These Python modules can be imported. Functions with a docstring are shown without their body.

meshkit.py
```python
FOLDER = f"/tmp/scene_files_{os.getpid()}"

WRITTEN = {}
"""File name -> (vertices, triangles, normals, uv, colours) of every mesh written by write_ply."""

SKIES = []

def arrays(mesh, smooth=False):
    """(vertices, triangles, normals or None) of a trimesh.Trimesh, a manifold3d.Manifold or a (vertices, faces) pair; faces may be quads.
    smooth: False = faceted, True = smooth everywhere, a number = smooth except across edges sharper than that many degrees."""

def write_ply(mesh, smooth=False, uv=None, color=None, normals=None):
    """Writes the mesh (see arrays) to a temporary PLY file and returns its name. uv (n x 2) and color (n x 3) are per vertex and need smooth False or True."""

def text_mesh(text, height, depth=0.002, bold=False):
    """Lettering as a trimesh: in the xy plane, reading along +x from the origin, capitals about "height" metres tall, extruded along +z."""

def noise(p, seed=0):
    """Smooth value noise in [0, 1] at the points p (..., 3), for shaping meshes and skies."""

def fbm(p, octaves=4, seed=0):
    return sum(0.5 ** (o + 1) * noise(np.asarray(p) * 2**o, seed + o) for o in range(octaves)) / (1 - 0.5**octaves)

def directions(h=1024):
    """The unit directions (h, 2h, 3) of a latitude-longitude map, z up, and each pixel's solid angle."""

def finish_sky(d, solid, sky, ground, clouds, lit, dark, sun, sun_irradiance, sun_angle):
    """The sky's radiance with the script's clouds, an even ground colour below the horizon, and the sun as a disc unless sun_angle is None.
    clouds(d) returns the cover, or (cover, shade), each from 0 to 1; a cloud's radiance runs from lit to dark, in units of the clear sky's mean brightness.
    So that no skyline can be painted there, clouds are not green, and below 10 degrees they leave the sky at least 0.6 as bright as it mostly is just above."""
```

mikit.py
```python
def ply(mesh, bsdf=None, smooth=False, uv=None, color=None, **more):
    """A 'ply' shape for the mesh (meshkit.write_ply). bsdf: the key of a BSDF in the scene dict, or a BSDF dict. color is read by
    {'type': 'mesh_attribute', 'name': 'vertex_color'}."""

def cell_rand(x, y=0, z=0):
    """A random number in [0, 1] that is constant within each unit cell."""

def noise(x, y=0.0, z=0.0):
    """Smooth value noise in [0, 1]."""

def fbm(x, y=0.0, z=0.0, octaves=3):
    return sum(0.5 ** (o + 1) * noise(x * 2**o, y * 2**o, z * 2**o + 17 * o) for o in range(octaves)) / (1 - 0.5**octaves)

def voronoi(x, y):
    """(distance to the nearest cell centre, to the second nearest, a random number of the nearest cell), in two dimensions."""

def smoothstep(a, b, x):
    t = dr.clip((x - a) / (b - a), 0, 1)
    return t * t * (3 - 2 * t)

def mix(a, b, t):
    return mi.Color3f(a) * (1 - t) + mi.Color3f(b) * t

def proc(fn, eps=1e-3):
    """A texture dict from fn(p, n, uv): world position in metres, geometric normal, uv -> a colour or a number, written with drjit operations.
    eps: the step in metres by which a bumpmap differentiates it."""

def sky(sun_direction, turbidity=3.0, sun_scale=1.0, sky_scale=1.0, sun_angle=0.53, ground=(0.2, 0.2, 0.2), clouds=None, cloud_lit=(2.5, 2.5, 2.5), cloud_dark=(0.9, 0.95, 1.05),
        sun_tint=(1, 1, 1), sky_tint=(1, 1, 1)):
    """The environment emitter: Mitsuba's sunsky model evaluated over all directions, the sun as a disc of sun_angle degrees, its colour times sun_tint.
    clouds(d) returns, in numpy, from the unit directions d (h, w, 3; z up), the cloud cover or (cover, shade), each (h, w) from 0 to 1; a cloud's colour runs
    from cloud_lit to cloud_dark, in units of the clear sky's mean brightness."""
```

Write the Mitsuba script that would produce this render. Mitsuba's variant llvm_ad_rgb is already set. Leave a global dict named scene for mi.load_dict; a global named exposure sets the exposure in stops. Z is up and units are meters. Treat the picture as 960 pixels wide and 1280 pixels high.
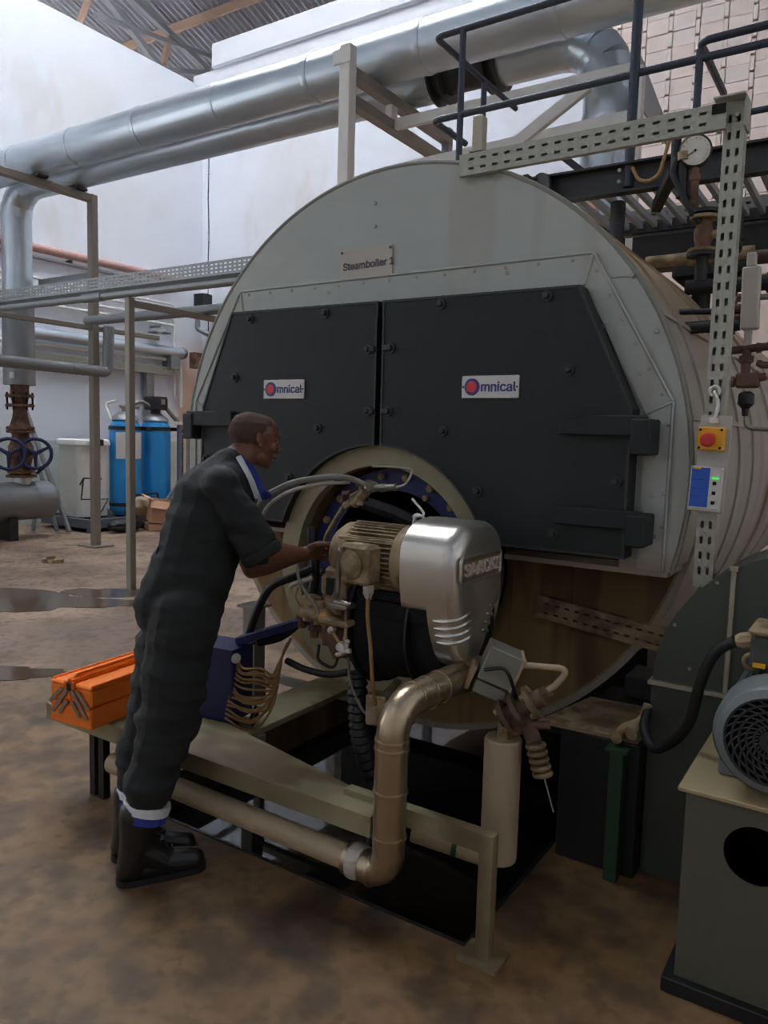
import math, random
import numpy as np, trimesh, shapely, manifold3d as m3
import shapely.geometry as sg
import mitsuba as mi, drjit as dr, mikit, meshkit
from mikit import noise, fbm, smoothstep, mix, voronoi

random.seed(7)
rng = np.random.default_rng(7)
T = mi.ScalarTransform4f
scene, labels = {}, {}

def S(r, g, b):
    f = lambda c: c / 12.92 if c <= 0.04045 else ((c + 0.055) / 1.055) ** 2.4
    return [f(r / 255), f(g / 255), f(b / 255)]

# ------------------------------------------------------------------ camera, light, exposure
CAM = np.array([1.887, -2.937, 1.6])
yaw, pitch, roll = np.radians([-32.975, 5.773, -1.571])
fwd = np.array([math.sin(yaw) * math.cos(pitch), math.cos(yaw) * math.cos(pitch), -math.sin(pitch)])
rgt = np.array([math.cos(yaw), -math.sin(yaw), 0.0])
dwn = np.cross(fwd, rgt)
dwn = -math.sin(roll) * rgt + math.cos(roll) * dwn
scene['camera'] = {'type': 'perspective', 'fov': math.degrees(2 * math.atan(480 / 961)), 'fov_axis': 'x', 'near_clip': 0.05, 'far_clip': 100.0,
                   'to_world': T().look_at(origin=CAM.tolist(), target=(CAM + fwd).tolist(), up=(-dwn).tolist())}
scene['sky'] = mikit.sky((-0.5, -0.45, 0.75), turbidity=4.0, sun_scale=0.0, sky_scale=1.0)
ROOFLIGHT = [x * 30.0 for x in (0.93, 0.98, 1.05)]
WINDOW = [x * 0.45 for x in (1.0, 0.86, 0.68)]
RIGHTWINDOW = [x * 0.9 for x in (1.0, 0.95, 0.86)]
LEFTWINDOW = [x * 5.0 for x in (0.95, 0.98, 1.02)]
SIDEWINDOW = [x * 14.0 for x in (0.95, 0.98, 1.02)]
exposure = -1.1

# ------------------------------------------------------------------ materials
def bs(name, col, rough=0.5, metal=0.0, **k):
    c = col if isinstance(col, dict) else {'type': 'rgb', 'value': list(col)}
    scene['m_' + name] = {'type': 'twosided', 'b': {'type': 'principled', 'base_color': c, 'roughness': rough, 'metallic': metal, **k}}
    return 'm_' + name

def wall_tex(p, n, uv):
    s = fbm(p.x * 0.55 + 3, p.y * 0.55, p.z * 0.5, 4)
    d = fbm(p.x * 2.5, p.y * 2.5 + 7, p.z * 0.9, 3)
    c = mix(S(220, 224, 231), S(212, 207, 202), smoothstep(0.52, 0.8, s) * 0.4)
    c = mix(c, S(196, 176, 156), smoothstep(0.6, 0.8, d) * smoothstep(0.45, 0.65, s) * 0.2)
    lo = (1 - smoothstep(2.2, 3.6, p.z)) * smoothstep(7.2, 7.6, p.y)          # orange limewash low on the back wall
    c = mix(c, S(214, 168, 132), lo * (0.55 + 0.45 * d))
    dado = (1 - smoothstep(1.34, 1.36, p.z)) * (1 - smoothstep(-9.0, -8.9, p.x))
    return mix(c, S(176, 184, 174), dado * 0.8)

def floor_tex(p, n, uv):
    a = fbm(p.x * 0.9, p.y * 0.9, 2.0, 4)
    b = fbm(p.x * 5.0, p.y * 5.0, 5.0, 4)
    s = fbm(p.x * 2.1 + 9, p.y * 2.1, 1.0, 4)
    c = mix(S(112, 94, 80), S(148, 126, 106), smoothstep(0.3, 0.7, a))
    c = mix(c, S(92, 74, 58), smoothstep(0.5, 0.75, b) * 0.5)
    work = 1 - smoothstep(2.0, 3.9, dr.sqrt(dr.square(p.x - 0.5) + dr.square(p.y + 0.6)))      # oil-soaked rust-brown ground about the burner
    c = mix(c, mix(S(120, 92, 54), S(78, 56, 33), smoothstep(0.2, 0.8, fbm(p.x * 9.0, p.y * 9.0, 4.0, 4))), work * 0.85)
    sp = fbm(p.x * 24.0, p.y * 24.0, 3.0, 3)
    c = mix(c, S(58, 46, 36), smoothstep(0.45, 0.8, sp) * 0.35)
    c = mix(c, S(30, 24, 18), smoothstep(0.56, 0.72, s) * (0.10 + 0.6 * work))
    return mix(c, S(128, 92, 54), smoothstep(0.6, 0.8, fbm(p.x * 6.3, p.y * 6.3, 9.0, 4)) * 0.4 * work)

def casing_tex(p, n, uv):
    a = fbm(p.x * 1.3, p.y * 1.3, p.z * 1.3, 4)
    st = fbm(p.x * 9.0, p.y * 2, p.z * 0.8, 3)
    c = mix(S(154, 159, 153), S(172, 174, 166), a)
    c = mix(c, S(146, 138, 120), smoothstep(0.55, 0.8, st) * 0.3)
    return mix(c, S(118, 84, 52), (1 - smoothstep(1.12, 1.24, p.z + 0.12 * (a - 0.5))) * 0.6)

def shell_tex(p, n, uv):
    a = fbm(p.x * 1.5, p.y * 1.2, p.z * 1.5, 4)
    st = fbm(p.y * 6.0, p.z * 0.7, p.x * 0.7, 3)
    c = mix(S(164, 160, 150), S(150, 140, 122), smoothstep(0.35, 0.65, a))
    c = mix(c, S(168, 132, 80), smoothstep(1.9, 2.5, p.z) * 0.55)
    return mix(c, S(112, 100, 82), smoothstep(0.55, 0.78, st) * 0.3)

def drum_tex(p, n, uv):
    a = fbm(p.x * 2.0, p.y * 2.0, p.z * 1.0, 4)
    st = fbm(p.x * 7.0, 3.0, p.z * 0.9, 3)
    c = mix(S(148, 122, 78), S(116, 90, 54), smoothstep(0.35, 0.65, a))
    return mix(c, S(62, 46, 28), smoothstep(0.5, 0.7, st) * 0.7)

def rust_tex(p, n, uv):
    a = fbm(p.x * 9, p.y * 9, p.z * 9, 4)
    return mix(S(106, 78, 60), S(70, 50, 38), smoothstep(0.35, 0.65, a))

def dust_tex(p, n, uv):
    a = fbm(p.x * 14, p.y * 14, p.z * 14, 4)
    return mix(S(158, 138, 106), S(104, 86, 60), smoothstep(0.35, 0.68, a))

def plank_tex(p, n, uv):
    a = fbm(p.x * 4, p.y * 4, p.z * 4, 4)
    c = mix(S(140, 134, 104), S(112, 104, 76), smoothstep(0.35, 0.65, a))
    return mix(c, S(84, 62, 40), smoothstep(0.56, 0.7, fbm(p.x * 2.2 + 5, p.y * 5, 1.0, 3)) * 0.7)

def galv_tex(p, n, uv):
    a = fbm(p.x * 2.3, p.y * 2.3, p.z * 2.3, 3)
    return mix(S(176, 188, 196), S(206, 214, 220), a)

M_wall = bs('wall', mikit.proc(wall_tex), 0.75)
M_floor = bs('floor', mikit.proc(floor_tex), 0.62)
M_casing = bs('casing', mikit.proc(casing_tex), 0.42, 0.12)
M_ring = bs('ring', S(140, 132, 104), 0.6)
M_shell = bs('shell', mikit.proc(shell_tex), 0.45, 0.3)
M_drum = bs('drum', mikit.proc(drum_tex), 0.7)
M_rust = bs('rust', mikit.proc(rust_tex), 0.75)
M_dust = bs('dust', mikit.proc(dust_tex), 0.6, 0.15)
M_plank = bs('plank', mikit.proc(plank_tex), 0.55)
M_galv = bs('galv', mikit.proc(galv_tex), 0.33, 0.8)
M_galvd = bs('galvd', S(132, 135, 136), 0.45, 0.6)
M_alu = bs('alu', S(204, 200, 190), 0.27, 0.85)
M_jacket = bs('jacket', S(178, 160, 134), 0.3, 0.9)
M_insul = bs('insul', S(164, 146, 118), 0.6)
M_door = bs('door', S(31, 35, 34), 0.5, specular=0.3)
M_black = bs('black', S(22, 23, 24), 0.5)
M_soot = bs('soot', S(12, 11, 10), 0.85)
M_rail = bs('rail', S(44, 50, 62), 0.4)
M_beam = bs('beam', S(38, 39, 39), 0.5)
M_strut = bs('strut', S(160, 160, 148), 0.45, 0.3)
M_strutd = bs('strutd', S(128, 128, 118), 0.5, 0.3)
M_post = bs('post', S(132, 124, 114), 0.5, 0.3)
M_white = bs('whitepaint', S(212, 210, 204), 0.5)
M_fan = bs('fan', S(62, 68, 60), 0.45)
M_fanlip = bs('fanlip', S(168, 160, 140), 0.4, 0.3)
M_motor = bs('fanmotor', S(108, 116, 116), 0.35, 0.2)
M_ped = bs('pedestal', S(80, 80, 66), 0.5)
M_pedtop = bs('pedtop', S(158, 142, 108), 0.5)
M_blue = bs('blue', S(30, 39, 92), 0.45)
M_navy = bs('navy', S(24, 30, 72), 0.45)
M_tank = bs('tank', S(36, 138, 204), 0.3)
M_orange = bs('orange', S(236, 118, 28), 0.4)
M_orange2 = bs('orangedeep', S(196, 88, 22), 0.5)
M_steel = bs('steel', S(150, 144, 132), 0.35, 0.8)
M_brass = bs('brass', S(176, 140, 84), 0.4, 0.6)
M_salmon = bs('salmon', S(206, 170, 150), 0.6)
M_redpipe = bs('redpipe', S(178, 140, 132), 0.55)
M_roof = bs('roof', S(178, 180, 186), 0.6)
M_purlin = bs('purlin', S(190, 160, 138), 0.6)
M_truss = bs('truss', S(150, 152, 154), 0.6)
M_rubber = bs('rubber', S(20, 20, 20), 0.55)
M_grey = bs('greyhose', S(120, 118, 110), 0.5)
M_cable = bs('cable', S(170, 164, 150), 0.5)
M_tan = bs('tancable', S(140, 108, 66), 0.6)
M_card = bs('cardboard', S(186, 146, 116), 0.8)
M_bin = bs('bin', S(226, 228, 222), 0.4)
M_skid = bs('skid', S(92, 100, 112), 0.5)
M_yellow = bs('yellow', S(226, 160, 22), 0.4)
M_red = bs('red', S(196, 44, 36), 0.35)
M_panelblue = bs('panelblue', S(32, 84, 178), 0.35)
M_panelgrey = bs('panelgrey', S(176, 174, 166), 0.45)
M_plate = bs('plate', S(206, 204, 200), 0.4)
M_plateold = bs('plateold', S(176, 168, 156), 0.5)
M_ink = bs('ink', S(58, 56, 70), 0.5)
M_inkblue = bs('inkblue', S(52, 58, 120), 0.5)
M_logored = bs('logored', S(206, 54, 62), 0.4)
M_dial = bs('dial', S(216, 214, 202), 0.4)
M_green = bs('greenpaint', S(36, 62, 44), 0.5)
M_cloth = bs('cloth', S(21, 24, 22), 0.85, sheen=0.4)
M_stripe = bs('stripe', S(206, 210, 212), 0.8)
M_clothblue = bs('clothblue', S(40, 52, 128), 0.8)
M_skin = bs('skin', S(102, 66, 50), 0.5)
M_hair = bs('hair', S(70, 50, 40), 0.85)
M_palm = bs('nail', S(176, 128, 106), 0.45)
M_boot = bs('boot', S(24, 23, 23), 0.4)
M_eye = bs('eye', S(130, 112, 100), 0.5)
BR = [bs('brick%d' % i, c, 0.75) for i, c in enumerate((S(234, 216, 204), S(230, 213, 203), S(238, 222, 210), S(226, 213, 206)))]
M_mortar = bs('mortar', S(220, 200, 186), 0.85)
M_notch = bs('notch', S(228, 218, 208), 0.7)
scene['m_water'] = {'type': 'principled', 'base_color': {'type': 'rgb', 'value': [0.004, 0.004, 0.004]}, 'roughness': 0.03, 'specular': 0.6}
scene['m_puddle'] = {'type': 'principled', 'base_color': {'type': 'rgb', 'value': S(74, 62, 52)}, 'roughness': 0.08, 'specular': 0.7}
scene['m_led'] = {'type': 'diffuse', 'reflectance': {'type': 'rgb', 'value': S(40, 200, 60)}}

# ------------------------------------------------------------------ mesh helpers
A = lambda *v: np.array(v, float)
def cat(*ms): return trimesh.util.concatenate([m for m in ms if m is not None])
def unit(v): v = np.asarray(v, float); return v / np.linalg.norm(v)
def frame(z, up=(0, 0, 1)):
    z = unit(z); up = np.asarray(up, float)
    if abs(z @ unit(up)) > 0.98: up = A(0, 1, 0) if abs(z[1]) < 0.9 else A(1, 0, 0)
    x = unit(np.cross(up, z)); return x, np.cross(z, x), z
def place(m, O, U, V, W=None):
    U, V = np.asarray(U, float), np.asarray(V, float)
    W = np.cross(U, V) if W is None else np.asarray(W, float)
    t = np.eye(4); t[:3, 0], t[:3, 1], t[:3, 2], t[:3, 3] = U, V, W, O
    m = m.copy(); m.apply_transform(t); return m
def bb(x0, x1, y0, y1, z0, z1, c=0.0):
    """Box between bounds with chamfered edges."""
    lo, hi = np.minimum([x0, y0, z0], [x1, y1, z1]), np.maximum([x0, y0, z0], [x1, y1, z1])
    if c <= 0:
        b = trimesh.creation.box(hi - lo); b.apply_translation((lo + hi) / 2); return b
    c = min(c, 0.45 * (hi - lo).min()); pts = []
    for s in np.ndindex(2, 2, 2):
        p = np.where(np.array(s) == 1, hi, lo); i = np.where(np.array(s) == 1, -c, c)
        for k in range(3):
            q = p + i; q[k] = p[k]; pts.append(q)
    return trimesh.convex.convex_hull(np.array(pts))
def obox(C, U, V, W, su, sv, sw, c=0.0):
    return place(bb(-su / 2, su / 2, -sv / 2, sv / 2, -sw / 2, sw / 2, c), C, unit(U), unit(V), unit(W))
def bar(a, b, w, h, up=(0, 0, 1), c=0.0):
    """Straight bar from a to b, h tall along up, w across."""
    a, b = np.asarray(a, float), np.asarray(b, float)
    x, y, z = frame(b - a, up)
    return place(bb(-w / 2, w / 2, -h / 2, h / 2, 0, np.linalg.norm(b - a), c), a, x, y, z)
def cyl(a, b, r, n=24, r2=None):
    a, b = np.asarray(a, float), np.asarray(b, float); L = np.linalg.norm(b - a); r2 = r if r2 is None else r2
    return lathe([(0, 0), (r, 0), (r2, L), (0, L)], a, b - a, n)
def lathe(prof, O, axis, n=32):
    m = trimesh.creation.revolve(np.array(prof, float), sections=n)
    x, y, z = frame(axis)
    m = place(m, O, x, y, z)
    if m.volume < 0: m.invert()
    return m
def smoothline(pts, k=8):
    p = np.array(pts, float); p = np.vstack([2 * p[0] - p[1], p, 2 * p[-1] - p[-2]]); out = []
    for i in range(1, len(p) - 2):
        for t in np.linspace(0, 1, k, endpoint=False):
            out.append(0.5 * (2 * p[i] + (p[i + 1] - p[i - 1]) * t + (2 * p[i - 1] - 5 * p[i] + 4 * p[i + 1] - p[i + 2]) * t * t + (3 * p[i] - p[i - 1] - 3 * p[i + 1] + p[i + 2]) * t ** 3))
    return np.array(out + [p[-2]])
def fillet(pts, r, k=7):
    """Polyline with its corners rounded, for bent pipes."""
    p = [np.asarray(q, float) for q in pts]; out = [p[0]]
    for a, b, c in zip(p, p[1:], p[2:]):
        u, v = unit(a - b), unit(c - b); h = math.acos(np.clip(u @ v, -1, 1)) / 2
        d = min(r / math.tan(h), 0.49 * np.linalg.norm(a - b), 0.49 * np.linalg.norm(c - b))
        s, e = b + u * d, b + v * d
        for t in np.linspace(0, 1, k): out.append((1 - t) ** 2 * s + 2 * t * (1 - t) * (b * 0.86 + (s + e) / 2 * 0.14) + t * t * e)
    return np.array(out + [p[-1]])
def tube(pts, r, n=10, caps=True):
    p = np.array(pts, float); keep = np.r_[True, np.linalg.norm(np.diff(p, axis=0), axis=1) > 1e-6]; p = p[keep]
    rr = np.broadcast_to(np.asarray(r, float), (len(keep),))[keep]
    t = np.gradient(p, axis=0); t /= np.linalg.norm(t, axis=1, keepdims=True)
    x = frame(t[0])[0]; V = []
    a = np.arange(n) * 2 * np.pi / n
    for i in range(len(p)):
        x = unit(x - t[i] * (x @ t[i])); y = np.cross(t[i], x)
        V.append(p[i] + rr[i] * (np.cos(a)[:, None] * x + np.sin(a)[:, None] * y))
    V = np.vstack(V); F = []
    for i in range(len(p) - 1):
        for j in range(n):
            k = (j + 1) % n; F += [(i * n + j, i * n + k, i * n + n + k), (i * n + j, i * n + n + k, i * n + n + j)]
    if caps:
        V = np.vstack([V, p[0], p[-1]]); c0, c1 = len(V) - 2, len(V) - 1; b = (len(p) - 1) * n
        for j in range(n): k = (j + 1) % n; F += [(c0, k, j), (c1, b + j, b + k)]
    return trimesh.Trimesh(V, F, process=False)
def ext(poly, d, O, U, V):
    """Extrude a shapely polygon (or ring of points) of the plane O,U,V by d along U x V."""
    if not hasattr(poly, 'geom_type'): poly = sg.Polygon(poly)
    gs = getattr(poly, 'geoms', [poly])
    m = cat(*[trimesh.creation.extrude_polygon(g, abs(d), engine='earcut') for g in gs if g.area > 1e-9])
    m = place(m, np.asarray(O, float) + (np.cross(U, V) * d if d < 0 else 0), U, V)
    return m
XZ = ((1, 0, 0), (0, 0, 1))     # plane facing -y
def front(poly, y0, d): return ext(poly, d, (0, y0, 0), *XZ)        # U x V = -y: thickness towards the viewer's side of the boiler
def ring2(cx, cz, r0, r1, n=64): return sg.Point(cx, cz).buffer(r1, n // 4).difference(sg.Point(cx, cz).buffer(r0, n // 4))
def hexbolt(C, axis, r=0.014, h=0.012, n=6): return lathe([(0, 0), (r, 0), (r, h * 0.8), (r * 0.8, h), (0, h)], C, axis, n)
def torus(C, axis, R, r, n=28, m=10): return trimesh_torus(C, axis, R, r, n, m)
def trimesh_torus(C, axis, R, r, n, m):
    a = np.linspace(0, 2 * np.pi, n + 1); x, y, z = frame(axis)
    return tube(np.asarray(C) + R * (np.cos(a)[:, None] * x + np.sin(a)[:, None] * y), r, m, caps=False)
def perf(a, b, w, h, face, pitch=0.05, slot=(0.022, 0.009), rows=2, t=0.0035, back=True):
    """Perforated channel from a to b: slotted face of width w whose normal is face, side flanges h deep."""
    a, b = np.asarray(a, float), np.asarray(b, float); L = np.linalg.norm(b - a); u = unit(b - a)
    n = unit(np.asarray(face, float) - u * (np.asarray(face, float) @ u)); v = np.cross(n, u)
    p = sg.box(0, -w / 2, L, w / 2); holes = []
    for i in range(int((L - 0.03) / pitch)):
        for r in range(rows):
            cx, cy = 0.03 + pitch * (i + 0.5), (r - (rows - 1) / 2) * w * (0.42 if rows == 2 else 0.26)
            holes.append(sg.box(cx - slot[0] / 2, cy - slot[1] / 2, cx + slot[0] / 2, cy + slot[1] / 2))
    p = p.difference(shapely.union_all(holes))
    ms = [ext(p, -t, a, u, v)]
    for s in (-1, 1): ms.append(place(bb(0, L, s * w / 2 - (t if s > 0 else 0), s * w / 2 + (t if s < 0 else 0), -h, 0), a, u, v))
    if back: ms.append(place(bb(0, L, -w / 2, w / 2, -h, -h + t), a, u, v))
    return cat(*ms)
def hull(*balls):
    """Convex hull of spheres given as (centre, radius)."""
    return m3.Manifold.batch_hull([m3.Manifold.sphere(float(r), 16).translate(tuple(map(float, c))) for c, r in balls])
def skin(bones, ref=0.025, it=10, lam=0.5):
    m = m3.Manifold.batch_boolean([hull(*b) for b in bones], m3.OpType.Add).refine_to_length(ref).to_mesh()
    t = trimesh.Trimesh(m.vert_properties[:, :3], m.tri_verts, process=True)
    trimesh.smoothing.filter_taubin(t, lamb=lam, nu=lam + 0.03, iterations=it)
    return t
def rod(ms): return cat(*ms)

# ------------------------------------------------------------------ naming
def numbered(k):
    if k not in scene and k not in labels and not any(q.startswith(k + '__') for q in scene): return k
    i = 1
    while f'{k}_{i:03d}' in scene or f'{k}_{i:03d}' in labels or any(q.startswith(f'{k}_{i:03d}__') for q in scene): i += 1
    return f'{k}_{i:03d}'
def thing(name, label, cat_, group=None):
    k = numbered(name); labels[k] = {'label': label, 'category': cat_}
    if group: labels[k]['group'] = group
    return k
def obj(name, mesh, mat, label, cat_, group=None, smooth=30, **kw):
    k = numbered(name); scene[k] = mikit.ply(mesh, mat, smooth=smooth, **kw); labels[k] = {'label': label, 'category': cat_}
    if group: labels[k]['group'] = group
    return k
def part(parent, name, mesh, mat, smooth=30, label=None, stuff=False, **kw):
    k = numbered(parent + '__' + name); scene[k] = mikit.ply(mesh, mat, smooth=smooth, **kw)
    if label or stuff: labels[k] = {}
    if label: labels[k]['label'] = label
    if stuff: labels[k]['kind'] = 'stuff'
    return k
def struct(name, mesh, mat, label=None, smooth=False, **kw):
    scene[name] = mikit.ply(mesh, mat, smooth=smooth, **kw); labels[name] = {'kind': 'structure'}
    if label: labels[name]['label'] = label
    return name

# ================================================================== the setting
TR = (-0.78, 0.90, -0.87, 1.9)                  # drain trench in the floor, under the burner and the boiler's front
def build_setting():
    fl = sg.box(-20.2, -9.2, 6.2, 13.2).difference(sg.box(TR[0], TR[2], TR[1], TR[3]))
    struct('floor', ext(fl, -0.25, (0, 0, 0), (1, 0, 0), (0, 1, 0)), M_floor, 'worn brown concrete boiler house floor with dark oil stains')
    x0, x1, y0, y1 = TR
    part('floor', 'trench', cat(bb(x0 - .05, x1 + .05, y0 - .05, y1 + .05, -0.5, -0.45), bb(x0 - .05, x0, y0, y1, -.45, -.006), bb(x1, x1 + .05, y0, y1, -.45, -.006),
         bb(x0, x1, y0 - .05, y0, -.45, -.006), bb(x0, x1, y1, y1 + .05, -.45, -.006)), M_soot, False, 'dark open trench in the floor below the burner')
    part('floor', 'kerb_angle', cat(bb(x0, x1, y0, y0 + .012, -.05, .004), bb(x1 - .012, x1, y0, -.1, -.05, .004)), M_black, False)
    w = trimesh.creation.box((x1 - x0 - .002, y1 - y0 - .002, .2)); w.apply_translation(((x0 + x1) / 2, (y0 + y1) / 2, -.27))
    obj('trench_water', w, 'm_water', 'black oily water standing in the floor trench beneath the burner', 'water', smooth=False)
    labels['trench_water']['kind'] = 'stuff'
    # left wall: partition; back wall: rendered part and block part
    struct('wall_left', cat(bb(-9.85, -9.6, -1.6, 8.25, 0, 8.1), bb(-9.85, -9.6, -9, -6.4, 0, 8.1), bb(-9.85, -9.6, -6.4, -1.6, 0, .9), bb(-9.85, -9.6, -6.4, -1.6, 5.2, 8.1)), M_wall, 'tall white plastered wall with a greenish dado at the bottom')
    XB = -1.93
    k = struct('window_7', cat(*[bb(-9.76, -9.68, y, y + .07, .9, 5.2) for y in (-6.4, -5.22, -4.04, -2.86, -1.67)], *[bb(-9.76, -9.68, -6.4, -1.6, z, z + .07) for z in (.9, 3.0, 5.13)]), M_rail)
    sc = mikit.ply(bb(-9.735, -9.725, -6.33, -1.67, .97, 5.13), 'm_white'); sc['emitter'] = {'type': 'area', 'radiance': {'type': 'rgb', 'value': LEFTWINDOW}}
    scene[k + '__frosted_pane'] = sc
    struct('wall_back', bb(-9.85, XB, 8, 8.25, 0, 8.35), M_wall, 'white plastered back wall with a narrow vertical crack near the corner')
    part('wall_back', 'block_backing', bb(XB + .002, 6, 8.06, 8.3, 0, 9.2), M_mortar, False)
    r = random.Random(3); bw, nw, bh = .285, .055, .20
    ply_ = {}
    for i in range(12):
        for j in range(19):
            z = 4.55 + j * bh; x = XB + .02 + i * (bw + nw)
            for kind, xx, ww, zz in (('block', x, bw, z), ('slot_block', x + bw, nw, z + bh * (0.5 if i % 2 else 0.1))):
                key = (kind, r.randrange(4))
                b = numbered('wall_back__' + kind)
                dy = r.uniform(-.004, .004)
                if key not in ply_:
                    g = .007; hh = bh - g if kind == 'block' else bh - .03
                    ply_[key] = mikit.ply(bb(g / 2, ww - g / 2, 0, .09, g / 2, hh + g / 2), BR[key[1]] if kind == 'block' else M_notch)
                scene[b] = {**ply_[key], 'to_world': T().translate([xx, 7.985 + dy + (-.012 if kind != 'block' else 0), zz])}
    struct('trim_1', cat(bb(-9.32, 6, 7.93, 8.2, 8.352, 8.8, .03)), M_wall, 'white painted ring beam along the head of the back wall')
    part('wall_back', 'crack', cat(*[bar((-9.43 + .012 * math.sin(k * 2.3), 7.997, .6 * k), (-9.43 + .012 * math.sin(k * 2.3 + 2.3), 7.997, .6 * k + .6), .018, .008, (0, 1, 0)) for k in range(13)]), M_ink, False, 'narrow dark vertical crack')
    struct('wall_far', cat(bb(-20.2, 6.2, 13, 13.2, 0, 9.6), bb(-20.2, -20, -9, 13, 0, 18)), M_wall)
    struct('wall_right', cat(bb(6, 6.2, -9, -4, 0, 18), bb(6, 6.2, 1, 13, 0, 18), bb(6, 6.2, -4, 1, 0, 1.4), bb(6, 6.2, -4, 1, 4.2, 18)), M_wall)
    k = struct('window_6', cat(*[bb(6.05, 6.13, y, y + .07, 1.4, 4.2) for y in (-4, -2.35, -.72, .93)], bb(6.05, 6.13, -4, 1, 1.4, 1.47), bb(6.05, 6.13, -4, 1, 4.13, 4.2)), M_rail)
    sc = mikit.ply(bb(6.10, 6.11, -3.93, .93, 1.47, 4.13), 'm_white'); sc['emitter'] = {'type': 'area', 'radiance': {'type': 'rgb', 'value': RIGHTWINDOW}}
    scene[k + '__frosted_pane'] = sc
    # front wall behind the camera with a row of frosted windows
    wins = [(-8.6 + 3.3 * i, -6.4 + 3.3 * i) for i in range(4)]
    p = sg.box(-20, 0, 6, 18)
    for a, b in wins: p = p.difference(sg.box(a, 1.2, b, 4.4))
    struct('wall_front', ext(p, .2, (0, -9, 0), *XZ), M_wall)
    for i, (a, b) in enumerate(wins):
        k = struct('window_%d' % (i + 1), cat(bb(a, b, -9.15, -9.05, 1.2, 1.26), bb(a, b, -9.15, -9.05, 4.34, 4.4), bb(a, a + .06, -9.15, -9.05, 1.26, 4.34), bb(b - .06, b, -9.15, -9.05, 1.26, 4.34), bb((a + b) / 2 - .03, (a + b) / 2 + .03, -9.15, -9.05, 1.26, 4.34)), M_rail)
        sc = mikit.ply(ext([(a + .06, 1.26), (b - .06, 1.26), (b - .06, 4.34), (a + .06, 4.34)], .01, (0, -9.1, 0), (-1, 0, 0), (0, 0, 1)) if 0 else place(bb(a + .06, b - .06, -9.11, -9.10, 1.26, 4.34), (0, 0, 0), (1, 0, 0), (0, 1, 0)), 'm_white')
        sc['emitter'] = {'type': 'area', 'radiance': {'type': 'rgb', 'value': WINDOW}}
        scene[k + '__frosted_pane'] = sc
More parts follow.
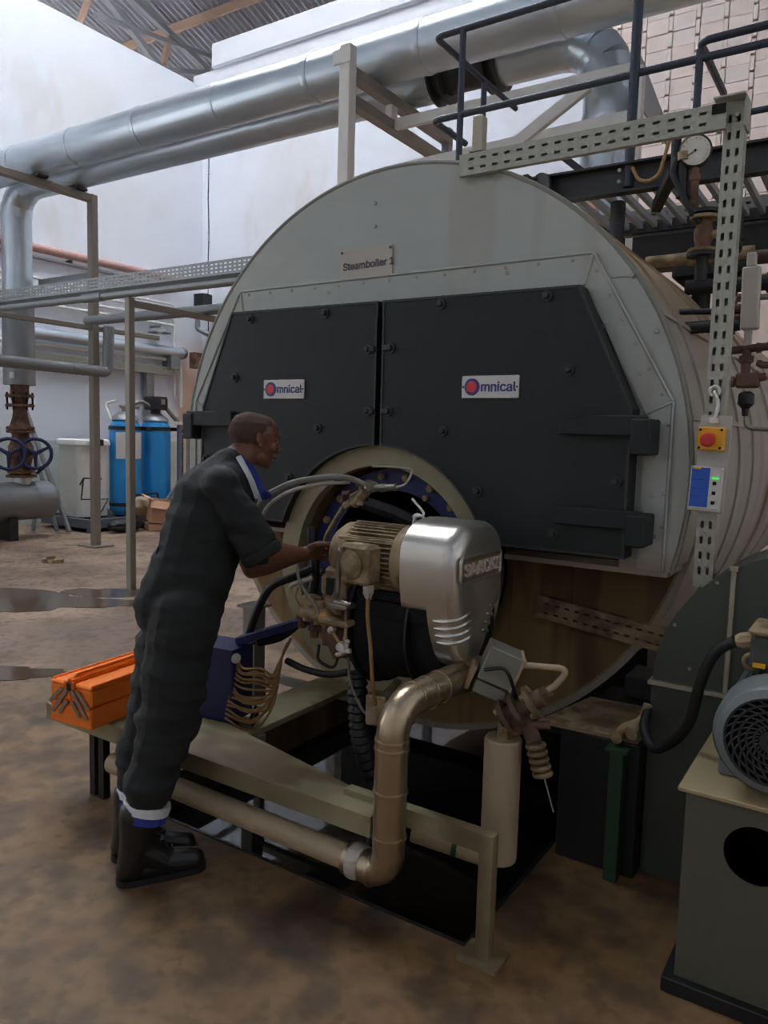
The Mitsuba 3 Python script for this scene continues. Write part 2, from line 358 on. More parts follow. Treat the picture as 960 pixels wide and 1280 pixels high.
    k = struct('window_5', cat(*[bb(-19.99, -19.9, y, y + .08, 3.0, 8.2) for y in (2.0, 3.98, 5.96, 7.94, 9.92)], bb(-19.99, -19.9, 2, 10, 3.0, 3.08), bb(-19.99, -19.9, 2, 10, 8.12, 8.2)), M_rail)
    sc = mikit.ply(bb(-19.97, -19.96, 2.05, 9.95, 3.05, 8.15), 'm_white'); sc['emitter'] = {'type': 'area', 'radiance': {'type': 'rgb', 'value': SIDEWINDOW}}
    scene[k + '__frosted_pane'] = sc
    # roof: corrugated sheets falling to the back, some translucent
    def roofz(y): return 10.42 + 0.35 * (9.3 - y)
    def sheet(xc, wd, ya, yb):
        n = 36; xs = np.linspace(-wd / 2, wd / 2, n * 2 + 1); zz = 0.03 * np.sin(xs / wd * 2 * np.pi * 6)
        V = np.vstack([np.c_[xs + xc, np.full_like(xs, y), zz + roofz(y)] for y in (ya, yb)]); N = len(xs)
        F = [(i, i + 1, N + i + 1) for i in range(N - 1)] + [(i, N + i + 1, N + i) for i in range(N - 1)]
        up = V + A(0, 0, .012)
        return trimesh.Trimesh(np.vstack([V, up]), [(a, c, b) for a, b, c in F] + [(a + 2 * N, b + 2 * N, c + 2 * N) for a, b, c in F], process=False)
    struct('ceiling', cat(*[bar((-20, y, roofz(y) - .14), (6, y, roofz(y) - .14), .07, .18) for y in (-7, -4.6, -2.2, .2, 2.6, 5)]), M_purlin, 'pitched corrugated metal roof on salmon painted purlins')
    for y in (7.2, 9.3, 11.4):
        part('ceiling', 'purlin', bar((-20, y, roofz(y) - .14), (6, y, roofz(y) - .14), .07, .18), M_purlin, False)
    for i in range(29):
        x = -19.6 + .9 * i
        part('ceiling', 'sheet', sheet(x, .93, 6.6, 13.2), M_roof, 40)
        lit = -9.6 < x < -3.2 and i % 2 == 0
        part('ceiling', 'sheet', sheet(x, .93, -9.2, 0.5 if lit else 6.6), M_roof, 40)
        if lit:
            sc = mikit.ply(sheet(x, .93, -1.2, 6.5), 'm_white', smooth=40)
            sc['emitter'] = {'type': 'area', 'radiance': {'type': 'rgb', 'value': ROOFLIGHT}}
            k = numbered('ceiling__rooflight'); scene[k] = sc
    # lattice truss beyond the left wall
    X = -11.5
    tr = thing('roof_truss', 'grey welded lattice truss under the corrugated roof beyond the left wall', 'roof truss')
    for nm, a, b, w, m in (('top_chord', (7.0, 9.45), (10.6, 10.0), .09, M_truss), ('bottom_chord', (8.60, 9.07), (10.3, 9.66), .09, M_truss), ('diagonal', (7.2, 9.95), (8.62, 9.1), .12, M_truss),
                           ('diagonal', (7.6, 10.25), (9.96, 9.6), .12, M_truss), ('web', (8.86, 9.86), (8.66, 9.1), .09, M_purlin), ('web', (6.9, 9.75), (6.65, 9.1), .09, M_purlin)):
        part(tr, nm, bar((X, *a), (X, *b), w, w, (1, 0, 0)), m, False)
scene['m_white'] = {'type': 'twosided', 'b': {'type': 'diffuse', 'reflectance': {'type': 'rgb', 'value': [0.6, 0.6, 0.6]}}}
build_setting()

# ================================================================== the boiler
ZC, R = 1.466, 1.30
def text(s, h, O, U, V, depth=.002, bold=True):
    return place(meshkit.text_mesh(s, h, depth, bold), O, U, V)
def build_boiler():
    b = thing('steam_boiler', 'large cylindrical steam boiler with grey sheet front and two black furnace doors', 'boiler')
    # shell courses along +y
    ys = [0.30, 1.55, 3.1, 4.65, 6.2]
    for i in range(4):
        part(b, 'shell', lathe([(R - .03, 0), (R - .005 - .004 * (i % 2), 0), (R - .005 - .004 * (i % 2), ys[i + 1] - ys[i]), (R - .03, ys[i + 1] - ys[i])], (0, ys[i], ZC), (0, 1, 0), 128), M_shell, 20)
    up = []
    aa = np.radians(np.linspace(-15.2, 195.2, 96)); n = len(aa)
    for r_, y in ((R - .004, .012), (R - .004, .30), (R - .02, .30), (R - .02, .012)):
        up.append(np.c_[r_ * np.cos(aa), np.full(n, y), ZC + r_ * np.sin(aa)])
    F = []
    for q in range(4):
        o, o2 = q * n, ((q + 1) % 4) * n
        for i in range(n - 1): F += [(o + i, o2 + i, o2 + i + 1), (o + i, o2 + i + 1, o + i + 1)]
    cm = trimesh.Trimesh(np.vstack(up), F, process=False)
    part(b, 'casing_wrap', cm, M_shell, 30)
    for y in (.32, 1.1, 1.55, 2.35): part(b, 'strap', lathe([(R - .012, -.02), (R + .006, -.02), (R + .006, .02), (R - .012, .02)], (0, y, ZC), (0, 1, 0), 128), M_shell, 20)
    for a in (28, 52, 10): # long seams with screws
        r = R + .002; d = A(math.cos(math.radians(a)), 0, math.sin(math.radians(a)))
        part(b, 'seam', bar(d * r + A(0, .05, ZC), d * r + A(0, 4, ZC), .02, .006, d), M_shell, 20)
    bot = 1.118
    disc = sg.Point(0, ZC).buffer(R, 48).intersection(sg.box(-2, bot, 2, 4))
    part(b, 'front_casing', front(disc.difference(sg.Polygon([(-.84, 2.13), (.84, 2.13), (1.06, 1.70), (1.06, 1.0), (-1.06, 1.0), (-1.06, 1.70)])), .02, .02), M_casing, False)
    a = np.radians(np.linspace(-15.5, 195.5, 90))
    part(b, 'rim', tube(np.c_[R * np.cos(a), np.full(90, .006), ZC + R * np.sin(a)], .011, 8), M_strutd, 40)
    for s in (-1, 1): part(b, 'casing_sill', bb(.585 * s, 1.24 * s, .0, .26, bot - .02, bot), M_casing, False)
    # trim panels round the doors with beads and screws
    O = [(-.91, 2.295), (.903, 2.303), (1.225, 1.745), (1.225, bot), (-1.225, bot), (-1.225, 1.745)]
    I = [(-.89, 2.19), (.872, 2.185), (1.128, 1.70), (1.128, bot), (-1.128, bot), (-1.09, 1.70)]
    for q in range(6):
        if q == 3: continue
        k = (q + 1) % 6
        poly = sg.Polygon([O[q], O[k], I[k], I[q]]).buffer(-.003)
        part(b, 'trim_panel', front(poly, 0, .014), M_casing, False)
    bead = lambda p, q: bar((p[0], -.014, p[1]), (q[0], -.014, q[1]), .011, .014, (0, 1, 0), .004)
    for p, q in ((O[0], O[1]), (O[1], O[2]), (O[2], O[3]), (O[5], O[0]), (O[4], O[5]), (O[1], I[1]), (O[2], I[2]), (O[0], I[0]), (O[5], I[5])):
        part(b, 'bead', bead(p, q), M_casing, False)
    sc = []
    for p, q, n in ((O[0], O[1], 13), (O[1], O[2], 6), (O[2], O[3], 5), (O[5], O[0], 6)):
        for t in (np.arange(n) + .5) / n: sc.append(hexbolt((p[0] + (q[0] - p[0]) * t - .012, -.012, p[1] + (q[1] - p[1]) * t - .02), (0, -1, 0), .007, .006, 8))
    for x, z in ((.96, 2.03), (1.10, 1.85), (1.17, 1.55), (1.19, 1.25), (1.17, 1.4), (0.55, 2.26), (-.35, 2.25), (-.1, 2.62), (-.1, 2.52), (1.05, 2.207), (1.15, 2.0)): sc.append(hexbolt((x, -.012, z), (0, -1, 0), .009, .006, 8))
    for m in sc: part(b, 'screw', m, M_steel, 30)
    part(b, 'bead', cat(bar((.97, -.002, 2.207), (1.06, -.002, 2.207), .004, .004, (0, 1, 0))), M_strutd, False)
    # black recess and the two doors
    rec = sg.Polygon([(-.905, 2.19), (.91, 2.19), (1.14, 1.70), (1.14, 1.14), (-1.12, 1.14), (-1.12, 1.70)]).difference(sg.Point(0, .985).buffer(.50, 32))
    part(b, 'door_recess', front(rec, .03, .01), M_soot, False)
    arch = sg.Point(0, .985).buffer(.565, 40)
    R_ = [(.012, 2.175), (.886, 2.172), (1.105, 1.715), (1.105, 1.165), (.012, 1.165)]
    L_ = [(-.012, 2.175), (-.884, 2.18), (-1.085, 1.715), (-1.105, 1.165), (-.012, 1.165)]
    hs = {1: [], -1: []}
    for s, P_ in ((1, R_), (-1, L_)):
        slot = sg.box(-.014, 1.50, .014, 2.10)
        k = part(b, 'furnace_door', front(sg.Polygon(P_).difference(arch).difference(slot), .02, .12), M_door, False)
        edge = sg.Polygon(P_).difference(arch).difference(slot)
        part(k, 'edge_lip', front(edge.difference(edge.buffer(-.010)), -.1, .004), M_beam, False)
        for (z0, h) in ((1.692, .075), (1.347, .068)):
            x0, x1 = .845 * s, 1.165 * s
            part(k, 'hinge', cat(bb(x0, x1, -.142, -.1, z0 - h, z0, .004), bb(1.115 * s, 1.185 * s, -.15, 0, z0 - h * 1.9, z0 - .012, .006), bb(x0, x0 + .11 * s, -.146, -.142, z0 - .012, z0 + .002)), M_door, False)
        bl = [(.30, 2.14), (.76, 2.14), (.86, 1.86), (.33, 1.62), (.50, 1.38), (.83, 1.235), (1.06, 1.45), (.06, 1.97), (.055, 1.70), (-.0, 0)]
        for (x, z) in bl[:-1]:
            part(k, 'door_bolt', cat(cyl((s * x, -.1, z), (s * x, -.108, z), .022, 16), hexbolt((s * x, -.108, z), (0, -1, 0), .013, .016)), M_beam, 30)
        for z in (1.97, 1.70):
            part(k, 'clamp', cat(bb(s * .02, s * .05, -.118, -.1, z - .012, z + .012, .003)), M_beam, False)
        # maker's plate
        c = .538 * s; n_ = part(k, 'maker_plate', cat(bb(c - .125, c + .125, -.108, -.1, 1.755, 1.845, .002)), M_plate, False, 'small white makers plate with red and blue logo')
        part(n_, 'logo_ring', front(sg.Point(c - .078, 1.80).buffer(.034), -.108, .002), M_inkblue, False)
        part(n_, 'logo_dot', front(sg.Point(c - .080, 1.80).buffer(.023), -.110, .0015), M_logored, False)
        part(n_, 'lettering', text('mnical', .036, (c - .041, -.108, 1.783), *XZ), M_inkblue, False)
        for e in (-.118, .118): part(n_, 'rivet', hexbolt((c + e, -.108, 1.80), (0, -1, 0), .004, .003, 8), M_ink, 30)
    # name plate on the casing
    n_ = part(b, 'name_plate', obox((-.15, -.004, 2.362), (1, 0, .02), (0, 1, 0), (-.02, 0, 1), .285, .006, .142, .001), M_plateold, False, 'engraved name plate')
    part(n_, 'lettering', text('Steamboiler 1', .031, (-.276, -.007, 2.343), (1, 0, .02), (-.02, 0, 1)), M_ink, False)
    for sx in (-1, 1):
        for sz in (-1, 1): part(n_, 'screw', hexbolt((-.15 + sx * .132, -.007, 2.362 + sz * .06), (0, -1, 0), .006, .004, 8), M_ink, 30)
    # throat of the furnace: pale ring, tunnel, blue bolted flange
    cz = .985
    part(b, 'throat_ring', front(ring2(0, cz, .475, .575, 96), .0, .06), M_ring, False)
    part(b, 'throat_tunnel', lathe([(.475, 0), (.485, 0), (.485, .28), (.475, .28)], (0, -.05, cz), (0, 1, 0), 96), M_drum, 30)
    fl = part(b, 'burner_flange', front(ring2(0, cz, .36, .455, 96), .10, .045), M_blue, False, 'blue bolted flange ring of the furnace mouth')
    for i in range(20):
        t = 2 * np.pi * (i + .5) / 20; c, s_ = math.cos(t), math.sin(t)
        part(fl, 'bolt', cat(hexbolt((.425 * c, .055, cz + .425 * s_), (0, -1, 0), .020, .022), cyl((.425 * c, .06, cz + .425 * s_), (.425 * c, .03, cz + .425 * s_), .009, 8)), M_dust, 30)
        if i % 2: part(fl, 'nut', hexbolt((.375 * c, .055, cz + .375 * s_), (0, -1, 0), .016, .018), M_dust, 30)
    part(b, 'furnace_tube', lathe([(.36, 0), (.37, 0), (.37, 1.6), (.0, 1.6), (0, 1.59), (.36, 1.59)], (0, .06, cz), (0, 1, 0), 64), M_soot, 30)
    # lower drum front and cradle
    low = sg.Point(0, ZC).buffer(R - .02, 48).intersection(sg.box(-2, 0, 2, bot + .02)).difference(sg.Point(0, cz).buffer(.47, 32))
    part(b, 'lower_front', front(low, .32, .02), M_drum, False, 'rust streaked lower front plate')
    for x in (.5, .78): part(b, 'seam', bar((x, .298, .5), (x, .298, 1.09), .006, .006, (0, 1, 0)), M_drum, False)
    for y in (1.2, 3.6):
        sad = sg.box(-.95, 0, .95, .8).difference(sg.Point(0, ZC).buffer(R, 48))
        part(b, 'saddle', front(sad, y, .2), M_black, False)
    k = part(b, 'brace_channel', cat(perf((.63, .262, .86), (1.20, .262, .79), .10, .045, (0, -1, 0), .045)), M_dust, False, 'dusty perforated channel across the lower front')
    return b
build_boiler()

# ================================================================== the burner, swung out of the furnace mouth
def loft(secs):
    """Closed surface through rings of equal length."""
    n = len(secs[0]); V = np.vstack(secs); F = []
    for i in range(len(secs) - 1):
        for j in range(n):
            k = (j + 1) % n; F += [(i * n + j, i * n + k, i * n + n + k), (i * n + j, i * n + n + k, i * n + n + j)]
    c0, c1 = len(V), len(V) + 1; V = np.vstack([V, secs[0].mean(0), secs[-1].mean(0)]); b = (len(secs) - 1) * n
    for j in range(n): k = (j + 1) % n; F += [(c0, k, j), (c1, b + j, b + k)]
    m = trimesh.Trimesh(V, F, process=False)
    if m.volume < 0: m.invert()
    return m
def outline(poly, n=96):
    c = poly.centroid; L = poly.exterior; s = np.linspace(0, L.length, n, endpoint=False)
    p = np.array([L.interpolate(t).coords[0] for t in s]); a = np.arctan2(p[:, 1] - c.y, p[:, 0] - c.x)
    return np.roll(p, -int(np.argmin(np.abs(a))), axis=0)
def radial(poly, n=120, c=None):
    c = c or poly.centroid; out = []
    for t in np.arange(n) * 2 * np.pi / n:
        l = sg.LineString([(c.x, c.y), (c.x + 2 * math.cos(t), c.y + 2 * math.sin(t))]).intersection(poly.exterior)
        q = max(getattr(l, 'geoms', [l]), key=lambda g: g.distance(c)) if not l.is_empty else c
        out.append((q.x, q.y))
    return np.array(out)
MY, MZ = -.50, 1.135                                # axis of the motor, along x
def build_burner():
    b = thing('oil_burner', 'dusty rotary oil burner with motor and polished aluminium hood, swung out before the furnace mouth', 'burner')
    # polished hood: front at x = .73, seen from the camera's side
    pts = smoothline([(-0.516, 1.308), (-0.407, 1.293), (-0.336, 1.233), (-0.322, 1.128), (-0.339, 1.028), (-0.402, 0.928), (-0.456, 0.843), (-0.532, 0.783), (-0.609, 0.823), (-0.663, 0.908), (-0.696, 1.008), (-0.714, 1.118), (-0.704, 1.228), (-0.625, 1.293), (-0.516, 1.308)], 8)
    full = sg.Polygon(pts[:-1])
    upper = full.intersection(sg.box(-2, 1.0, 2, 2)).buffer(-.02).buffer(.02)
    def shellm(poly, x0, x1, rf):
        c = sg.Point(-.53, poly.centroid.y); secs = []
        o = radial(poly, 120, c); mk = lambda q, x: np.c_[np.full(len(q), x), q]
        secs += [mk(o, x0), mk(o, (x0 + x1) / 2)]
        for t in np.linspace(0, np.pi / 2, 9): secs.append(mk(radial(poly.buffer(-rf * (1 - math.cos(t))), 120, c), x1 - rf + rf * math.sin(t)))
        secs.append(mk(c.coords[0] + (secs[-1][:, 1:] - c.coords[0]) * .6, x1 + .004)); secs.append(mk(c.coords[0] + (secs[-1][:, 1:] - c.coords[0]) * .3, x1 + .005))
        return loft(secs)
    h = part(b, 'hood', cat(shellm(full, .615, .735, .055), shellm(upper, .515, .70, .03)), M_alu, 50, 'polished aluminium belt hood with raised lettering')
    tb = sg.box(-.655, 1.118, -.395, 1.192).buffer(.0)
    br = sg.box(-.680, 1.130, -.405, 1.180).buffer(.018)
    part(h, 'badge_field', ext(br, .005, (.738, 0, 0), (0, 1, 0), (0, 0, 1)), M_jacket, False)
    rp = np.array(br.exterior.coords)
    def onface(y): return .7395
    part(h, 'badge_border', tube(np.c_[np.full(len(rp), .742), rp], .006, 8), M_alu, 40)
    tm = meshkit.text_mesh('SAACKE', .042, .009, True); tm.apply_translation((-tm.bounds[0][0], 0, 0)); tm.apply_scale((.272 / tm.extents[0], 1, 1))
    part(h, 'lettering', place(tm, (.742, -.678, 1.134), (0, 1, 0), (0, 0, 1), (1, 0, 0)), M_plateold, 30, 'raised cast lettering')
    for k, z in enumerate((.985, .958, .931, .904)):       # louvres wrapping the two lower edges
        for s in (-1, 1):
            xs = full.intersection(sg.LineString([(-2, z), (2, z)])); y0, y1 = xs.bounds[0], xs.bounds[2]
            ye = y0 if s < 0 else y1; d = 1 if s < 0 else -1
            p = smoothline([(.640, ye + d * .001, z - .012), (.68, ye + d * .000, z - .010), (.712, ye + d * .014, z - .004), (.730, ye + d * .040, z + .004), (.738, ye + d * .085, z + .016)], 5)
            part(h, 'louvre', tube(p, np.interp(np.linspace(0, 1, len(p)), [0, .15, .85, 1], [.003, .008, .008, .003]), 8), M_alu, 40)
    part(h, 'clip', bb(.60, .62, -.687, -.675, 1.12, 1.18, .003), M_steel, False)
    # motor
    m = part(b, 'motor', lathe([(0, 0), (.085, 0), (.1, .02), (.1, .36), (.0, .36)], (.13, MY, MZ), (1, 0, 0), 40), M_dust, 30, 'finned electric motor')
    part(m, 'end_shield', lathe([(0, 0), (.098, 0), (.122, .035), (.126, .075), (.118, .09), (0, .09)], (.122, MY, MZ), (1, 0, 0), 40), M_dust, 30)
    part(m, 'flange', lathe([(0, 0), (.128, 0), (.134, .012), (.134, .085), (0, .085)], (.415, MY, MZ), (1, 0, 0), 48), M_dust, 30)
    for i in range(44):
        t = 2 * np.pi * i / 44; d = A(0, math.cos(t), math.sin(t))
        part(m, 'fin', bar(A(.205, MY, MZ) + d * .112, A(.412, MY, MZ) + d * .112, .0045, .034, d), M_dust, False)
    for i, t in enumerate((.6, 1.4, 2.5, 3.6)):
        d = A(0, math.cos(t), math.sin(t)); part(m, 'through_bolt', cyl(A(.17, MY, MZ) + d * .124, A(.44, MY, MZ) + d * .124, .006, 8), M_dust)
    # terminal box on the near side
    tx = part(b, 'terminal_box', obox((.310, -.655, 1.128), (1, -.12, 0), (.12, 1, 0), (0, 0, 1), .135, .085, .145, .012), M_dust, False, 'square terminal box with round cover')
    part(tx, 'neck', bb(.265, .365, -.62, -.56, 1.085, 1.175), M_dust, False)
    part(tx, 'cover', lathe([(0, 0), (.052, 0), (.052, .004), (.045, .008), (0, .008)], (.300, -.699, 1.128), (-.12, -1, 0), 32), M_dust)
    for sx, sz in ((-1, 1), (1, -1)): part(tx, 'screw', hexbolt((.310 + sx * .052, -.70, 1.128 + sz * .056), (-.12, -1, 0), .008, .007), M_steel)
    part(tx, 'gland', lathe([(0, 0), (.022, 0), (.022, .03), (.013, .05), (0, .05)], (.355, -.665, 1.058), (0, 0, -1), 6), M_plateold, 20)
    part(tx, 'cable', tube(smoothline([(.355, -.665, 1.03), (.358, -.67, .94), (.375, -.67, .82), (.38, -.66, .70), (.37, -.62, .60)]), .0075, 8), M_tan, 40)
    # cast bracket, clamp and lever in front of the motor's end
    g = part(b, 'bracket', cat(bb(.115, .215, -.62, -.47, .90, 1.09, .012), bb(.075, .15, -.60, -.44, .96, 1.06, .02)), M_dust, False, 'cast iron swivel bracket')
    part(g, 'rating_plate', bb(.135, .190, -.628, -.62, .985, 1.05), M_black, False)
    part(g, 'clamp', cat(tube(fillet([(.245, -.66, 1.16), (.222, -.665, 1.175), (.215, -.665, 1.01), (.19, -.66, .975), (.27, -.65, .965)], .02), .012, 8), bb(.185, .275, -.69, -.62, .950, .970, .005)), M_steel, 40)
    part(g, 'clamp_screw', cat(cyl((.250, -.655, .965), (.250, -.655, .835), .006, 8), bb(.14, .275, -.685, -.625, .885, .908, .006), hexbolt((.250, -.655, .845), (0, 0, -1), .010, .02)), M_dust, 30)
    part(b, 'pillar', cyl((.30, -.56, .98), (.30, -.56, 1.06), .035), M_dust)
    # wind box drum beneath and the carrier beam
    d_ = part(b, 'wind_box', lathe([(0, 0), (.25, 0), (.262, .012), (.262, .04), (.24, .06), (.22, .26), (.23, .30), (.23, .36), (0, .36)], (.25, -.36, .88), (1, 0, 0), 56), M_soot, 30, 'round black air housing')
    part(d_, 'back_plate', lathe([(.20, 0), (.275, 0), (.275, .014), (.20, .014)], (.235, -.36, .88), (1, 0, 0), 64), M_black, 30)
    part(b, 'carrier_beam', cat(bb(.10, .62, -.59, -.50, .985, 1.02, .006), bb(.32, .62, -.60, -.57, .93, .985)), M_soot, False)
    part(b, 'scroll_edge', lathe([(.0, 0), (.0, .0), (.25, .0), (.26, .01), (.26, .02), (.0, .02)], (.47, -.36, .88), (1, 0, 0), 56), M_black, 30)
    # oil control valve with white wing handle, left of the wind box
    v = part(b, 'oil_valve', cat(cyl((.02, -.62, .905), (.15, -.635, .90), .030), cyl((.05, -.62, .87), (.05, -.62, .97), .026), cyl((.105, -.63, .865), (.105, -.63, .955), .022), obox((.055, -.62, .95), (1, 0, 0), (0, 1, 0), (0, 0, 1), .07, .06, .035, .006)), M_dust, 30, 'brass oil control valve')
    part(v, 'bonnet', lathe([(0, 0), (.032, 0), (.032, .03), (.018, .045), (0, .045)], (.13, -.635, .905), (1, -.1, -.75), 20), M_brass)
    part(v, 'spindle', cyl((.15, -.64, .885), (.225, -.65, .81), .007, 10), M_brass)
    part(v, 'locknut', hexbolt((.172, -.643, .865), (1, -.1, -1), .019, .018), M_white)
    hd = unit((1, -.1, -1)); sd = unit(np.cross(hd, (0, 1, .4)))
    part(v, 'wing_handle', cat(lathe([(0, 0), (.020, 0), (.024, .012), (.016, .04), (0, .04)], (.222, -.65, .813), hd, 16), tube(smoothline([A(.235, -.655, .80) - sd * .05, A(.245, -.655, .79) - sd * .02, A(.245, -.655, .79) + sd * .02, A(.235, -.655, .80) + sd * .05]), [.008] * 24 + [.012], 10), cyl((.245, -.66, .79), (.275, -.655, .795), .010)), M_white, 40, 'white plastic wing handle')
    for q, (x, y, z) in enumerate(((0, -.6, .83), (.06, -.6, .80), (.12, -.6, .78))):
        part(b, 'pipe_fitting', cat(cyl((x, y, z), (x, y, z + .07), .018, 12), hexbolt((x, y, z + .03), (0, 0, 1), .027, .02)), M_rust)
    part(b, 'cowl', lathe([(0, 0), (.06, 0), (.075, .05), (.05, .13), (0, .13)], (.16, -.55, .86), (.3, -.2, -1), 24), M_rust)
    # fine copper and cable runs
    for p, r, mt in (([(.02, -.66, 1.09), (.035, -.67, 1.04), (.07, -.66, .98), (.12, -.66, .93), (.15, -.65, .86)], .006, M_grey), ([(-.03, -.64, .97), (-.02, -.65, 1.0), (.02, -.65, 1.02), (.06, -.62, 1.04)], .009, M_plateold),
                     ([(.01, -.64, 1.0), (.0, -.645, .96), (.02, -.64, .92)], .004, M_tan), ([(.10, -.62, .78), (.10, -.62, .72), (.16, -.6, .70), (.17, -.58, .78)], .006, M_rubber), ([(.37, -.40, 1.355), (.44, -.43, 1.305), (.41, -.44, 1.29), (.40, -.44, 1.26)], .005, M_white),
                     ([(.43, -.41, 1.24), (.39, -.42, 1.285), (.42, -.43, 1.30), (.48, -.44, 1.27)], .005, M_white)):
        part(b, 'pipe_run', tube(smoothline(p), r, 8), mt, 40)
    return b
build_burner()

def build_about_burner():
    # ignition leads and gas valve above the flange
    g = thing('pilot_valve', 'small dusty ignition gas valve on its arm at the upper left of the furnace mouth', 'valve')
    part(g, 'body', cat(obox((.02, -.26, 1.33), (1, 0, .5), (0, 1, 0), (-.5, 0, 1), .07, .05, .05, .008), cyl((.0, -.26, 1.30), (.07, -.28, 1.36), .022), cyl((.045, -.27, 1.375), (.035, -.27, 1.30), .016), obox((-.03, -.255, 1.30), (1, 0, .6), (0, 1, 0), (-.6, 0, 1), .06, .03, .03, .004)), M_dust, 30)
    part(g, 'red_coupling', cat(cyl((-.065, -.25, 1.335), (-.02, -.26, 1.345), .014, 12), cyl((-.07, -.25, 1.30), (-.06, -.25, 1.35), .012, 12)), M_rust)
    part(g, 'ferrule', cat(cyl((.09, -.28, 1.37), (.10, -.28, 1.40), .028), cyl((.10, -.285, 1.375), (.22, -.285, 1.385), .015, 12), hexbolt((.15, -.285, 1.379), (1, 0, .08), .02, .025)), M_steel)
    part(g, 'arm', tube(smoothline([(-.06, -.24, 1.30), (-.13, -.24, 1.20), (-.20, -.2, 1.12), (-.26, -.1, 1.06)]), .010, 10), M_dust)
    part(g, 'arm', tube([(.03, -.25, 1.31), (.16, -.2, 1.27), (.30, -.12, 1.2)], .03, 12), M_black)
    h = obj('grey_hose', tube(smoothline([(.09, -.28, 1.38), (.0, -.33, 1.415), (-.09, -.42, 1.41), (-.19, -.50, 1.375), (-.28, -.55, 1.29), (-.33, -.48, 1.10)]), .013, 12), M_grey, 'thick grey hose arching from the ignition valve towards the man', 'hose')
    obj('thin_hose', tube(smoothline([(.0, -.30, 1.395), (-.08, -.42, 1.385), (-.17, -.52, 1.345), (-.26, -.55, 1.25), (-.30, -.48, 1.08)]), .008, 10), M_cable, 'pale thin lead running beneath the grey hose arch', 'cable')
    obj('ignition_cable', tube(smoothline([(.22, -.285, 1.385), (.245, -.25, 1.40), (.21, -.15, 1.435), (.16, -.075, 1.452), (.06, -.072, 1.458), (-.04, -.072, 1.455)]), .005, 8), M_cable, 'thin cable looping from the ferrule up to the blue flange', 'cable')
    # blue control box with its looms
    b = thing('junction_box', 'dark blue junction box on a blue arm, right of the man\'s legs', 'junction box')
    part(b, 'case', obox((-.43, -.60, .53), (1, .15, 0), (-.15, 1, 0), (0, 0, 1), .20, .16, .31, .006), M_navy, False)
    part(b, 'lid_rim', obox((-.43, -.60, .687), (1, .15, 0), (-.15, 1, 0), (0, 0, 1), .21, .17, .012), M_navy, False)
    part(b, 'arm', bar((-.36, -.58, .71), (.02, -.47, .86), .07, .035, (0, 0, 1), .004), M_navy, False)
    part(b, 'screw', hexbolt((-.51, -.69, .67), (0, -1, 0), .008, .006), M_steel)
    for k in range(3): part(b, 'bottom_gland', lathe([(0, 0), (.014, 0), (.014, .02), (0, .02)], (-.40 + .03 * k, -.62, .375), (0, 0, -1), 10), M_black)
    part(b, 'white_button', lathe([(0, 0), (.018, 0), (.022, .012), (0, .02)], (-.325, -.64, .655), (1, -.4, 0), 16), M_white)
    r = random.Random(5)
    for k in range(18):
        z = .660 - .0145 * k + r.uniform(-.008, .008)
        w = r.uniform(.4, 1.6)
        part(b, 'loom_wire', tube(smoothline([(-.335, -.62 - .004 * k, z), (-.285, -.635, z - .035 * w), (-.215 + r.uniform(-.02, .02), -.61, z - .030 * w), (-.175 + r.uniform(-.015, .01), -.57, .59 - .007 * k), (-.16, -.53, .67), (-.14, -.5, .74)], 6), .0055, 7), M_tan, 40)
    for k, (dx, dz) in enumerate(((.0, .0), (.02, -.03), (.06, -.02), (.09, .01))):
        part(b, 'lower_wire', tube(smoothline([(-.40 + .02 * k, -.62, .37), (-.39 + .02 * k, -.63, .32 + dz), (-.35 + dx * .5, -.62, .30 + dz), (-.31 + dx * .3, -.58, .35), (-.29 + dx * .3, -.55, .43)], 6), .006, 8), M_black if k % 2 else M_tan, 40)
    for p, r_, lab in (([(-.33, -.55, .74), (-.27, -.56, .86), (-.20, -.56, .96), (-.10, -.545, 1.01), (-.03, -.50, 1.05)], .017, 'thick black conduit slanting up left of the beige drum front'),
                       ([(-.30, -.52, .70), (-.18, -.5, .75), (-.08, -.48, .86), (-.06, -.45, 1.0), (-.10, -.42, 1.12), (-.12, -.4, 1.2)], .020, 'thick black conduit bending upwards behind the man\'s forearms'),
                       ([(-.16, -.5, .64), (-.05, -.52, .63), (.08, -.53, .635), (.17, -.52, .66)], .014, 'short black hose lying level below the burner valve')):
        obj('conduit', tube(smoothline(p), r_, 12), M_rubber, lab, 'conduit', 'black conduits beside the burner')
    c = [(.20, -.5, .66), (.21, -.5, .50), (.22, -.48, .35), (.24, -.42, .15), (.24, -.38, -.2)]
    p = smoothline(c, 14); rr = .038 + .006 * np.sin(np.arange(len(p)) * 2.1)
    obj('flexible_hose', tube(p, rr, 14), M_black, 'black corrugated flexible hose dropping from the burner into the trench', 'hose')
    t = thing('terminal_block', 'small dusty ochre box hanging behind the silver pipe bend', 'junction box')
    part(t, 'case', obox((.320, -.52, .545), (1, .2, 0), (-.2, 1, 0), (0, 0, 1), .085, .07, .12, .006), M_dust, False)
    part(t, 'bracket', bar((.32, -.50, .58), (.32, -.38, .62), .03, .012), M_dust, False)
    part(t, 'lead', tube(smoothline([(.20, -.56, .78), (.20, -.56, .70), (.21, -.55, .62), (.26, -.54, .53), (.31, -.53, .51)]), .006, 8), M_grey)
build_about_burner()

